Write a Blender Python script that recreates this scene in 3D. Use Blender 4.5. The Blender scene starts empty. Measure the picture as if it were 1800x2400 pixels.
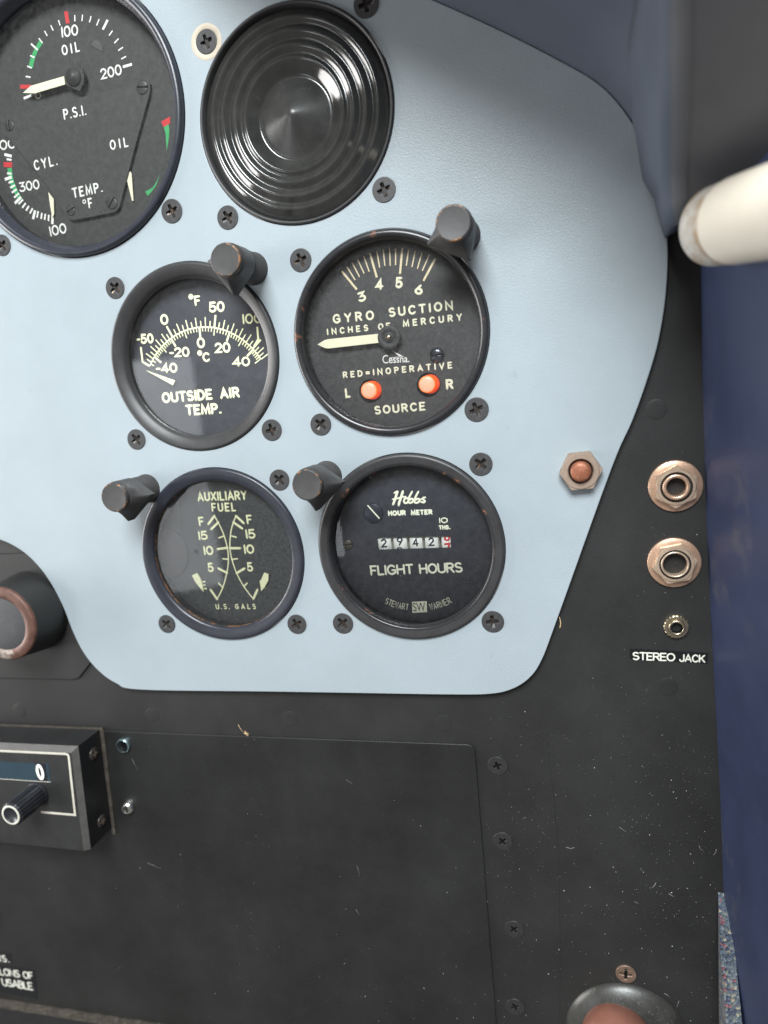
import bpy, bmesh, math, random
import numpy as np
from mathutils import Vector, Matrix
random.seed(7)
PI = math.pi
S = bpy.context.scene
COL = S.collection
MM = 0.001

# ------------------------------------------------------------------ camera
# panel frame in millimetres: u right, v up, w out of the panel towards the viewer (world X, Z, -Y)
CR = np.array([[0.9646145630838663, 0.047613249436040915, 0.2593293719667392],
               [-0.0936971309664553, 0.9812624409257822, 0.1683593468656577],
               [-0.24645403696262916, -0.1867002959465176, 0.9510012655923786]])
CC = np.array([111.80378910247933, -15.176719693768279, 203.3242588205386])
FPX = 1665.0


def W(u, v, w=0.0):
    return Vector((u * MM, -w * MM, v * MM))


def un(p, w=0.0):
    """a point of the photograph seen on the plane at height w above the panel -> (u, v) in mm"""
    d = CR @ np.array([(p[0] - 900) / FPX, -(p[1] - 1200) / FPX, -1.0])
    t = (w - CC[2]) / d[2]
    q = CC + t * d
    return (float(q[0]), float(q[1]))


cam_d = bpy.data.cameras.new('camera')
cam = bpy.data.objects.new('camera', cam_d)
COL.objects.link(cam)
m = Matrix.Identity(4)
for j in range(3):
    a = CR[:, j]
    m[0][j], m[1][j], m[2][j] = a[0], -a[2], a[1]
m.translation = W(*CC)
cam.matrix_world = m
cam_d.sensor_fit = 'AUTO'
cam_d.sensor_width = 36
cam_d.lens = FPX / 2400 * 36
cam_d.clip_start = 0.005
cam_d.clip_end = 50
cam_d.dof.use_dof = True
cam_d.dof.focus_distance = 0.212
cam_d.dof.aperture_fstop = 9.0
S.camera = cam

# ------------------------------------------------------------------ light
wd = bpy.data.worlds.new('World')
S.world = wd
wd.use_nodes = True
bg = wd.node_tree.nodes['Background']
bg.inputs[0].default_value = (1.0, 0.965, 0.93, 1)
bg.inputs[1].default_value = 0.20


def area(name, loc, target, sx, sy, power, color):
    l = bpy.data.lights.new(name, 'AREA')
    l.shape = 'RECTANGLE'
    l.size, l.size_y = sx, sy
    l.energy = power
    l.color = color
    o = bpy.data.objects.new(name, l)
    COL.objects.link(o)
    o.location = loc
    o.rotation_euler = (target - loc).to_track_quat('-Z', 'Y').to_euler()
    return o


area('windscreen_light', W(130, 650, 800), W(40, -20, 0), 0.50, 0.42, 20.0, (0.93, 0.985, 1.0))
area('side_window_light', W(-850, 20, 170), W(0, 0, 0), 0.42, 0.52, 7.5, (1.0, 0.98, 0.96))
area('glass_reflection_light', W(-480, -110, 700), W(-10, -30, 0), 0.16, 0.34, 0.50, (0.92, 0.96, 1.0))  # unseen lamp added to put a soft reflection in the gauge glasses
S.view_settings.view_transform = 'Standard'
S.view_settings.look = 'None'
S.view_settings.gamma = 1
S.view_settings.use_curve_mapping = False
S.view_settings.exposure = 0.30

# ------------------------------------------------------------------ materials
MATS = {}


def mat(name, col, rough=0.5, metal=0.0, var=0.0, vscale=300, bump=0.0, bscale=1500, col2=None, mask=(0.55, 0.62), mscale=400,
        spec=0.5, coat=0.0, emis=None, estr=0.0, rough2=None, metal2=None, streak=None):
    if name in MATS:
        return MATS[name]
    M = bpy.data.materials.new(name)
    M.use_nodes = True
    nt = M.node_tree
    b = nt.nodes['Principled BSDF']
    N = lambda t: nt.nodes.new(t)
    b.inputs['Roughness'].default_value = rough
    b.inputs['Metallic'].default_value = metal
    b.inputs['Specular IOR Level'].default_value = spec
    b.inputs['Coat Weight'].default_value = coat
    b.inputs['Base Color'].default_value = (*col, 1)
    tc = N('ShaderNodeTexCoord')
    src = None
    if var or col2:
        rgb = N('ShaderNodeRGB')
        rgb.outputs[0].default_value = (*col, 1)
        src = rgb.outputs[0]
    if var:
        n = N('ShaderNodeTexNoise')
        n.inputs['Scale'].default_value = vscale
        n.inputs['Detail'].default_value = 6
        n.inputs['Roughness'].default_value = 0.65
        if streak:
            mp = N('ShaderNodeMapping')
            mp.inputs['Scale'].default_value = streak
            nt.links.new(tc.outputs['Object'], mp.inputs[0])
            nt.links.new(mp.outputs[0], n.inputs['Vector'])
        else:
            nt.links.new(tc.outputs['Object'], n.inputs['Vector'])
        mr = N('ShaderNodeMapRange')
        mr.inputs[1].default_value = 0.25
        mr.inputs[2].default_value = 0.75
        mr.inputs[3].default_value = 1 - var
        mr.inputs[4].default_value = 1 + var
        nt.links.new(n.outputs[0], mr.inputs[0])
        mx = N('ShaderNodeMix')
        mx.data_type = 'RGBA'
        mx.blend_type = 'MULTIPLY'
        mx.inputs[0].default_value = 1
        nt.links.new(src, mx.inputs[6])
        nt.links.new(mr.outputs[0], mx.inputs[7])
        src = mx.outputs[2]
        mr2 = N('ShaderNodeMapRange')
        mr2.inputs[1].default_value = 0.25
        mr2.inputs[2].default_value = 0.75
        mr2.inputs[3].default_value = max(0.02, rough * (1 - 0.5 * var))
        mr2.inputs[4].default_value = min(1, rough * (1 + 0.5 * var))
        nt.links.new(n.outputs[0], mr2.inputs[0])
        nt.links.new(mr2.outputs[0], b.inputs['Roughness'])
    if col2:
        n2 = N('ShaderNodeTexNoise')
        n2.inputs['Scale'].default_value = mscale
        n2.inputs['Detail'].default_value = 8
        n2.inputs['Roughness'].default_value = 0.7
        # every copy of a thing gets its own pattern of wear
        oi = N('ShaderNodeObjectInfo')
        va = N('ShaderNodeVectorMath')
        va.operation = 'ADD'
        nt.links.new(tc.outputs['Object'], va.inputs[0])
        nt.links.new(oi.outputs['Random'], va.inputs[1])
        nt.links.new(va.outputs[0], n2.inputs['Vector'])
        cr = N('ShaderNodeMapRange')
        cr.inputs[1].default_value = mask[0]
        cr.inputs[2].default_value = mask[1]
        nt.links.new(n2.outputs[0], cr.inputs[0])
        mx2 = N('ShaderNodeMix')
        mx2.data_type = 'RGBA'
        nt.links.new(cr.outputs[0], mx2.inputs[0])
        nt.links.new(src, mx2.inputs[6])
        mx2.inputs[7].default_value = (*col2, 1)
        src = mx2.outputs[2]
        if metal2 is not None:
            mm_ = N('ShaderNodeMapRange')
            mm_.inputs[3].default_value = metal
            mm_.inputs[4].default_value = metal2
            nt.links.new(cr.outputs[0], mm_.inputs[0])
            nt.links.new(mm_.outputs[0], b.inputs['Metallic'])
    if src is not None:
        nt.links.new(src, b.inputs['Base Color'])
    if bump:
        n3 = N('ShaderNodeTexNoise')
        n3.inputs['Scale'].default_value = bscale
        n3.inputs['Detail'].default_value = 3
        nt.links.new(tc.outputs['Object'], n3.inputs['Vector'])
        bp = N('ShaderNodeBump')
        bp.inputs['Strength'].default_value = bump
        bp.inputs['Distance'].default_value = 0.0002
        nt.links.new(n3.outputs[0], bp.inputs['Height'])
        nt.links.new(bp.outputs[0], b.inputs['Normal'])
    if emis:
        b.inputs['Emission Color'].default_value = (*emis, 1)
        b.inputs['Emission Strength'].default_value = estr
    MATS[name] = M
    return M


def glass_mat(name, tint=(1, 1, 1), refl=1.0, rough=0.03, dust=0.03, scale=500):
    M = bpy.data.materials.new(name)
    M.use_nodes = True
    nt = M.node_tree
    nt.nodes.clear()
    N = lambda t: nt.nodes.new(t)
    out = N('ShaderNodeOutputMaterial')
    tr = N('ShaderNodeBsdfTransparent')
    tr.inputs[0].default_value = (*tint, 1)
    gl = N('ShaderNodeBsdfGlossy')
    gl.inputs['Roughness'].default_value = rough
    fr = N('ShaderNodeFresnel')
    fr.inputs[0].default_value = 1.5
    ml = N('ShaderNodeMath')
    ml.operation = 'MULTIPLY'
    ml.inputs[1].default_value = refl
    nt.links.new(fr.outputs[0], ml.inputs[0])
    mx = N('ShaderNodeMixShader')
    nt.links.new(ml.outputs[0], mx.inputs[0])
    nt.links.new(tr.outputs[0], mx.inputs[1])
    nt.links.new(gl.outputs[0], mx.inputs[2])
    # fine dust lying on the glass
    df = N('ShaderNodeBsdfDiffuse')
    df.inputs[0].default_value = (0.55, 0.55, 0.55, 1)
    tc = N('ShaderNodeTexCoord')
    n = N('ShaderNodeTexNoise')
    n.inputs['Scale'].default_value = scale
    n.inputs['Detail'].default_value = 10
    n.inputs['Roughness'].default_value = 0.85
    nt.links.new(tc.outputs['Object'], n.inputs['Vector'])
    mr = N('ShaderNodeMapRange')
    mr.inputs[1].default_value = 0.42
    mr.inputs[2].default_value = 0.75
    mr.inputs[4].default_value = dust * 4
    nt.links.new(n.outputs[0], mr.inputs[0])
    ad = N('ShaderNodeMath')
    ad.operation = 'ADD'
    ad.inputs[1].default_value = dust * 0.5
    nt.links.new(mr.outputs[0], ad.inputs[0])
    mx2 = N('ShaderNodeMixShader')
    nt.links.new(ad.outputs[0], mx2.inputs[0])
    nt.links.new(mx.outputs[0], mx2.inputs[1])
    nt.links.new(df.outputs[0], mx2.inputs[2])
    nt.links.new(mx2.outputs[0], out.inputs[0])
    return M


PAINT = mat('blue_grey_paint', (0.312, 0.356, 0.384), 0.36, metal=0.04, var=0.06, vscale=30, bump=0.30, bscale=2400, col2=(0.228, 0.258, 0.275), mask=(0.66, 0.86), mscale=95)
BLACKP = mat('black_crinkle_plastic', (0.0150, 0.0146, 0.0143), 0.52, var=0.30, vscale=30, bump=0.22, bscale=2200)
BLACKC = mat('black_cover_plastic', (0.0120, 0.0118, 0.0118), 0.48, var=0.38, vscale=26, bump=0.2, bscale=2200)
BEZEL = mat('bezel_black', (0.030, 0.029, 0.030), 0.42, var=0.2, vscale=200, bump=0.12, bscale=2500)
BEZELB = mat('bezel_black_satin', (0.022, 0.022, 0.028), 0.30, var=0.2, vscale=200, col2=(0.10, 0.055, 0.03), mask=(0.66, 0.72), mscale=260)
BEZELW = mat('bezel_worn', (0.020, 0.020, 0.022), 0.28, var=0.2, vscale=200, col2=(0.20, 0.085, 0.045), mask=(0.60, 0.66), mscale=150)
GLOSS = mat('gloss_black_plastic', (0.030, 0.030, 0.028), 0.12, var=0.35, vscale=160, bump=0.06, bscale=500, spec=0.8)
DIALK = mat('dial_black', (0.044, 0.043, 0.044), 0.6, var=0.07, vscale=120, bump=0.04, bscale=5000)
DIALN = mat('dial_blue_black', (0.032, 0.035, 0.044), 0.55, var=0.15, vscale=200)
DIALG = mat('dial_grey', (0.043, 0.043, 0.042), 0.6, var=0.06, vscale=200)
CREAM = mat('cream_marking', (0.93, 0.89, 0.66), 0.6, var=0.06, vscale=900)
CREAMY = mat('lime_cream_marking', (0.92, 0.92, 0.58), 0.6, var=0.06, vscale=900)
TAN = mat('tan_marking', (0.86, 0.72, 0.47), 0.6, var=0.08, vscale=900)
WHITE = mat('white_marking', (0.90, 0.89, 0.84), 0.6, var=0.05, vscale=900)
GREEN = mat('green_marking', (0.045, 0.40, 0.13), 0.55, var=0.08, vscale=900)
RED = mat('red_marking', (0.62, 0.035, 0.04), 0.55, var=0.08, vscale=900)
SCREWK = mat('screw_black', (0.042, 0.041, 0.042), 0.42, var=0.25, vscale=700, bump=0.1, bscale=3000)
RECESS = mat('screw_recess', (0.030, 0.024, 0.021), 0.4, metal=0.2, col2=(0.35, 0.18, 0.09), mask=(0.58, 0.66), mscale=900, metal2=0.9)
LAMPK = mat('lamp_black', (0.046, 0.044, 0.044), 0.50, var=0.2, vscale=300, bump=0.15, bscale=2500)
LAMPW = mat('lamp_worn_edge', (0.034, 0.033, 0.034), 0.45, col2=(0.30, 0.15, 0.07), mask=(0.50, 0.58), mscale=420, metal2=0.4)
BRASS = mat('brass', (0.62, 0.53, 0.38), 0.28, metal=1.0, var=0.2, vscale=600)
COPPER = mat('copper_washer', (0.66, 0.43, 0.30), 0.34, metal=0.7, var=0.15, vscale=500, col2=(0.17, 0.11, 0.08), mask=(0.60, 0.70), mscale=900)
NICKEL = mat('tarnished_nickel', (0.62, 0.47, 0.35), 0.34, metal=0.65, var=0.18, vscale=600, col2=(0.12, 0.09, 0.07), mask=(0.62, 0.72), mscale=1100)
HOLE = mat('dark_hole', (0.006, 0.006, 0.006), 0.9, var=0.1, spec=0.1)
GROOVE = mat('dark_groove', (0.045, 0.040, 0.034), 0.5, metal=0.3, var=0.2, vscale=600)
NUTM = mat('nut_tan_metal', (0.27, 0.20, 0.155), 0.55, metal=0.15, var=0.12, vscale=500)
RUST = mat('copper_bolt', (0.27, 0.095, 0.05), 0.5, metal=0.3, var=0.3, vscale=700, bump=0.3, bscale=1400, col2=(0.36, 0.19, 0.13), mask=(0.55, 0.68), mscale=600)
NAVY = mat('navy_trim', (0.021, 0.030, 0.070), 0.46, var=0.22, vscale=25, bump=0.1, bscale=1200, col2=(0.075, 0.075, 0.085), mask=(0.60, 0.80), mscale=30)
SHIELD = mat('glareshield_vinyl', (0.058, 0.070, 0.095), 0.55, var=0.15, vscale=40, bump=0.15, bscale=900)
PILLAR = mat('pillar_vinyl', (0.086, 0.088, 0.097), 0.6, var=0.12, vscale=50, bump=0.1, bscale=900)
HANDLE = mat('handle_cream', (0.62, 0.57, 0.485), 0.42, var=0.06, vscale=60, bump=0.1, bscale=700)
HANDLED = mat('handle_end_dirty', (0.44, 0.43, 0.40), 0.45, var=0.08, vscale=120, col2=(0.27, 0.18, 0.10), mask=(0.44, 0.60), mscale=90)
STRIPM = mat('worn_metal_lip', (0.072, 0.062, 0.052), 0.45, metal=0.3, var=0.5, vscale=500, col2=(0.19, 0.165, 0.13), mask=(0.56, 0.66), mscale=900)
RADIOK = mat('radio_case_black', (0.014, 0.014, 0.015), 0.45, var=0.25, vscale=120, bump=0.15, bscale=2500)
RADIOF = mat('radio_face_black', (0.017, 0.017, 0.017), 0.5, var=0.2, vscale=120, bump=0.1, bscale=2500)
RADIOG = mat('radio_grey_edge', (0.070, 0.067, 0.064), 0.5, var=0.2, vscale=300)
LCD = mat('blue_display', (0.022, 0.042, 0.058), 0.25, var=0.12, vscale=90)
KNOBK = mat('knob_black', (0.018, 0.019, 0.024), 0.35, var=0.3, vscale=400, col2=(0.25, 0.26, 0.28), mask=(0.68, 0.74), mscale=900)
KNOBG = mat('knob_grey_face', (0.055, 0.055, 0.058), 0.5, var=0.15, vscale=300, bump=0.3, bscale=1200)
WORNCU = mat('worn_copper_rim', (0.115, 0.055, 0.040), 0.55, metal=0.2, var=0.45, vscale=350, bump=0.2, bscale=900, col2=(0.33, 0.29, 0.26), mask=(0.55, 0.64), mscale=75)
ALU = mat('bare_aluminium', (0.62, 0.59, 0.56), 0.35, metal=0.6, var=0.3, vscale=350, col2=(0.25, 0.12, 0.07), mask=(0.58, 0.66), mscale=300)
STEEL = mat('bright_steel', (0.74, 0.73, 0.70), 0.22, metal=1.0, var=0.1, vscale=400)
LABELK = mat('label_black', (0.008, 0.009, 0.010), 0.22, var=0.1, vscale=300)
LABELT = mat('label_lettering', (0.66, 0.65, 0.57), 0.6, var=0.06, vscale=800)
BROWNK = mat('brown_knob', (0.17, 0.072, 0.050), 0.36, var=0.18, vscale=120, bump=0.08, bscale=1500)
BRSCREW = mat('bronze_screw', (0.24, 0.16, 0.12), 0.45, metal=0.6, var=0.3, vscale=600)
DUST = mat('dust', (0.40, 0.39, 0.37), 0.8, var=0.25, vscale=3000)
STRAW = mat('straw', (0.58, 0.40, 0.22), 0.7, var=0.25, vscale=1500)
DRUM = mat('counter_drum', (0.97, 0.94, 0.84), 0.5, var=0.12, vscale=500)
DIGIT = mat('counter_digit', (0.030, 0.032, 0.036), 0.5, var=0.1)
LENS = mat('orange_lens', (0.97, 0.46, 0.33), 0.35, var=0.05, vscale=500, emis=(1.0, 0.32, 0.15), estr=0.42)  # glare and glow of the indicator face put into pale colour and emission
LENSR = mat('red_lens_side', (0.90, 0.13, 0.02), 0.3, var=0.05, vscale=500, emis=(1.0, 0.05, 0.008), estr=0.5)  # emission adds the glow along the indicator side
GLASS = glass_mat('gauge_glass', dust=0.012)
GLASSD = glass_mat('dusty_gauge_glass', dust=0.018, scale=900)
GLASSH = glass_mat('domed_gauge_glass', dust=0.008, tint=(0.95, 0.97, 1.0))

# woven carpet
CARPET = bpy.data.materials.new('woven_carpet')
CARPET.use_nodes = True
nt = CARPET.node_tree
b = nt.nodes['Principled BSDF']
b.inputs['Roughness'].default_value = 0.9
tc = nt.nodes.new('ShaderNodeTexCoord')
vo = nt.nodes.new('ShaderNodeTexVoronoi')
vo.inputs['Scale'].default_value = 1150
nt.links.new(tc.outputs['Object'], vo.inputs['Vector'])
rp = nt.nodes.new('ShaderNodeValToRGB')
e = rp.color_ramp.elements
e[0].position, e[0].color = 0.0, (0.075, 0.095, 0.12, 1)
e[1].position, e[1].color = 0.45, (0.13, 0.15, 0.165, 1)
for p_, c_ in ((0.62, (0.055, 0.07, 0.11, 1)), (0.74, (0.17, 0.18, 0.165, 1)), (0.90, (0.20, 0.085, 0.10, 1)), (0.955, (0.28, 0.25, 0.18, 1))):
    q_ = e.new(p_)
    q_.color = c_
rp.color_ramp.interpolation = 'CONSTANT'
sp = nt.nodes.new('ShaderNodeSeparateColor')
nt.links.new(vo.outputs['Color'], sp.inputs[0])
nt.links.new(sp.outputs[0], rp.inputs[0])
nt.links.new(rp.outputs[0], b.inputs['Base Color'])
bp = nt.nodes.new('ShaderNodeBump')
bp.inputs['Distance'].default_value = 0.0008
nt.links.new(vo.outputs['Distance'], bp.inputs['Height'])
nt.links.new(bp.outputs[0], b.inputs['Normal'])


# ------------------------------------------------------------------ mesh builder (millimetres, panel frame)
class MB:
    def __init__(s, o=(0, 0, 0)):
        s.v, s.f, s.mi, s.sm = [], [], [], []
        s.o = o

    def face(s, idx, mi=0, smooth=False):
        s.f.append(tuple(idx))
        s.mi.append(mi)
        s.sm.append(smooth)

    def add(s, pts, faces, mi=0, smooth=False):
        n = len(s.v)
        s.v += [tuple(p) for p in pts]
        for f in faces:
            s.face([i + n for i in f], mi, smooth)

    def lathe(s, prof, c=(0, 0), seg=72, rf=None, mis=None, smooth=True, cap0=False, cap1=False, a0=0.0, ax=None):
        """prof: list of (r, w) or (r, w, 1) where 1 = the outline follows rf(angle)"""
        n = len(s.v)
        for p in prof:
            for k in range(seg):
                a = a0 + 2 * PI * k / seg
                r = p[0] * (rf(a) if (rf and len(p) > 2 and p[2]) else 1)
                s.v.append((c[0] + r * math.cos(a), c[1] + r * math.sin(a), p[1]))
        for i in range(len(prof) - 1):
            for k in range(seg):
                k2 = (k + 1) % seg
                s.face((n + i * seg + k, n + i * seg + k2, n + (i + 1) * seg + k2, n + (i + 1) * seg + k), mis[i] if mis else 0, smooth)
        if cap0:
            s.face([n + k for k in range(seg)], mis[0] if mis else 0)
        if cap1:
            j = n + (len(prof) - 1) * seg
            s.face([j + k for k in range(seg)], mis[-1] if mis else 0)

    def prism(s, out, w0, w1, mi=0, bottom=True):
        n = len(s.v)
        k = len(out)
        s.v += [(p[0], p[1], w0) for p in out] + [(p[0], p[1], w1) for p in out]
        s.face([n + k + i for i in range(k)], mi)
        if bottom:
            s.face([n + i for i in range(k)], mi)
        for i in range(k):
            j = (i + 1) % k
            s.face((n + i, n + j, n + k + j, n + k + i), mi)

    def flat(s, out, w, mi=0):
        n = len(s.v)
        s.v += [(p[0], p[1], w) for p in out]
        s.face(range(n, n + len(out)), mi)

    def ribbon(s, pts, wd_, w, closed=False, caps=True, mi=0):
        P = [Vector((p[0], p[1])) for p in pts]
        q = [P[0]]
        for p in P[1:]:
            if (p - q[-1]).length > 1e-4:
                q.append(p)
        P = q
        if len(P) < 2:
            return
        if closed and (P[0] - P[-1]).length < 1e-3:
            P = P[:-1]
        n = len(P)
        L, R = [], []
        h = wd_ / 2
        for i in range(n):
            if closed:
                d0 = (P[i] - P[i - 1]).normalized()
                d1 = (P[(i + 1) % n] - P[i]).normalized()
            else:
                d0 = (P[i] - P[i - 1]).normalized() if i else (P[1] - P[0]).normalized()
                d1 = (P[i + 1] - P[i]).normalized() if i < n - 1 else d0
            t = d0 + d1
            if t.length < 1e-4:
                t = d0
            t.normalize()
            nn = Vector((-t.y, t.x))
            c = max(0.45, nn.dot(Vector((-d1.y, d1.x))))
            L.append(P[i] + nn * h / c)
            R.append(P[i] - nn * h / c)
        b0 = len(s.v)
        top_ = w + 0.035
        for a, b_, m_ in zip(L, R, P):
            s.v += [(a.x, a.y, w), (m_.x, m_.y, top_), (b_.x, b_.y, w)]
        for i in range(n if closed else n - 1):
            j = (i + 1) % n
            s.face((b0 + 3 * i, b0 + 3 * i + 1, b0 + 3 * j + 1, b0 + 3 * j), mi)
            s.face((b0 + 3 * i + 1, b0 + 3 * i + 2, b0 + 3 * j + 2, b0 + 3 * j + 1), mi)
        if caps and not closed:
            for (c, d, a, mid, b_) in ((P[0], P[0] - P[1], 0, 1, 2), (P[-1], P[-1] - P[-2], 3 * n - 1, 3 * n - 2, 3 * n - 3)):
                ang = math.atan2(d.y, d.x)
                ids = []
                for k in range(1, 5):
                    aa = ang + PI / 2 - PI * k / 5
                    ids.append(len(s.v))
                    s.v.append((c.x + h * math.cos(aa), c.y + h * math.sin(aa), w))
                ring_ = [b0 + a] + ids + [b0 + b_]
                for q0_, q1_ in zip(ring_[:-1], ring_[1:]):
                    s.face((b0 + mid, q0_, q1_), mi)

    def box(s, u0, u1, v0, v1, w0, w1, mi=0):
        s.prism([(u0, v0), (u1, v0), (u1, v1), (u0, v1)], w0, w1, mi)

    def disc(s, c, r, w, seg=32, mi=0):
        s.flat([(c[0] + r * math.cos(2 * PI * k / seg), c[1] + r * math.sin(2 * PI * k / seg)) for k in range(seg)], w, mi)

    def tube(s, pts, r, seg=8, mi=0, taper=True):
        P = [Vector(p) for p in pts]
        n0 = len(s.v)
        for i, p in enumerate(P):
            d = (P[min(i + 1, len(P) - 1)] - P[max(i - 1, 0)]).normalized()
            a = d.orthogonal().normalized()
            b_ = d.cross(a)
            rr = r if not callable(r) else r(i / (len(P) - 1))
            for k in range(seg):
                t = 2 * PI * k / seg
                q = p + a * rr * math.cos(t) + b_ * rr * math.sin(t)
                s.v.append(tuple(q))
        for i in range(len(P) - 1):
            for k in range(seg):
                k2 = (k + 1) % seg
                s.face((n0 + i * seg + k, n0 + i * seg + k2, n0 + (i + 1) * seg + k2, n0 + (i + 1) * seg + k), mi, True)
        s.face([n0 + k for k in range(seg)], mi)
        s.face([n0 + (len(P) - 1) * seg + k for k in range(seg)], mi)

    def build(s, name, mats, parent=None, origin=None):
        """mesh coordinates are stored relative to the thing's base s.o (mm)"""
        me = bpy.data.meshes.new(name)
        o = s.o
        me.from_pydata([((x - o[0]) * MM, -(z - o[2]) * MM, (y - o[1]) * MM) for x, y, z in s.v], [], s.f)
        if not isinstance(mats, (list, tuple)):
            mats = [mats]
        for m_ in mats:
            me.materials.append(m_)
        for i, p in enumerate(me.polygons):
            p.material_index = s.mi[i]
            p.use_smooth = s.sm[i]
        bm = bmesh.new()
        bm.from_mesh(me)
        bmesh.ops.recalc_face_normals(bm, faces=bm.faces)
        bm.to_mesh(me)
        bm.free()
        ob = bpy.data.objects.new(name, me)
        COL.objects.link(ob)
        if parent is not None:
            ob.parent = parent
        else:
            ob.location = W(*o)
        return ob


def flatten_up(ob):
    """sheets (markings) all face the viewer"""
    bm = bmesh.new()
    bm.from_mesh(ob.data)
    for f in bm.faces:
        f.normal_update()
        if f.normal.y > 0:
            f.normal_flip()
    bm.to_mesh(ob.data)
    bm.free()


def curve_mesh(outlines, w0, w1, bevel=0.0, res=2):
    """a plate with holes: filled 2D outlines -> (verts, faces) in the panel frame"""
    cd = bpy.data.curves.new('plate_curve', 'CURVE')
    cd.dimensions = '2D'
    cd.fill_mode = 'BOTH'
    for out in outlines:
        sp_ = cd.splines.new('POLY')
        sp_.points.add(len(out) - 1)
        for i, p in enumerate(out):
            sp_.points[i].co = (p[0], p[1], 0, 1)
        sp_.use_cyclic_u = True
    cd.extrude = (w1 - w0) / 2 - bevel
    cd.bevel_depth = bevel
    cd.bevel_resolution = res
    cd.offset = -bevel
    ob = bpy.data.objects.new('plate_curve', cd)
    COL.objects.link(ob)
    dg = bpy.context.evaluated_depsgraph_get()
    me = bpy.data.meshes.new_from_object(ob.evaluated_get(dg))
    V = [(v.co.x, v.co.y, v.co.z + (w0 + w1) / 2) for v in me.vertices]
    F = [tuple(p.vertices) for p in me.polygons]
    bpy.data.objects.remove(ob)
    bpy.data.curves.remove(cd)
    bpy.data.meshes.remove(me)
    return V, F


def circle(c, r, n=96):
    return [(c[0] + r * math.cos(2 * PI * k / n), c[1] + r * math.sin(2 * PI * k / n)) for k in range(n)]


def smooth_poly(pts, n=8, closed=True):
    out = []
    k = len(pts)
    rng = range(k if closed else k - 1)
    for i in rng:
        p0, p1, p2, p3 = [np.array(pts[j % k] if closed else pts[min(max(j, 0), k - 1)]) for j in (i - 1, i, i + 1, i + 2)]
        for t in np.linspace(0, 1, n, endpoint=False):
            q = 0.5 * ((2 * p1) + (-p0 + p2) * t + (2 * p0 - 5 * p1 + 4 * p2 - p3) * t * t + (-p0 + 3 * p1 - 3 * p2 + p3) * t ** 3)
            out.append(tuple(float(x) for x in q))
    if not closed:
        out.append(tuple(pts[-1]))
    return out


def thing(name, label, cat, base=(0, 0, 0), group=None):
    o = bpy.data.objects.new(name, None)
    o.empty_display_size = 0.005
    COL.objects.link(o)
    o.location = W(*base)
    return tag(o, label, cat, group)


def tag(o, label, cat, group=None, kind=None):
    o['label'] = label
    o['category'] = cat
    if group:
        o['group'] = group
    if kind:
        o['kind'] = kind
    return o


# ------------------------------------------------------------------ engraved single-stroke lettering
def arc(cx, cy, rx, ry, a0, a1, n=10):
    return [(cx + rx * math.cos(math.radians(a0 + (a1 - a0) * k / n)), cy + ry * math.sin(math.radians(a0 + (a1 - a0) * k / n))) for k in range(n + 1)]


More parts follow.
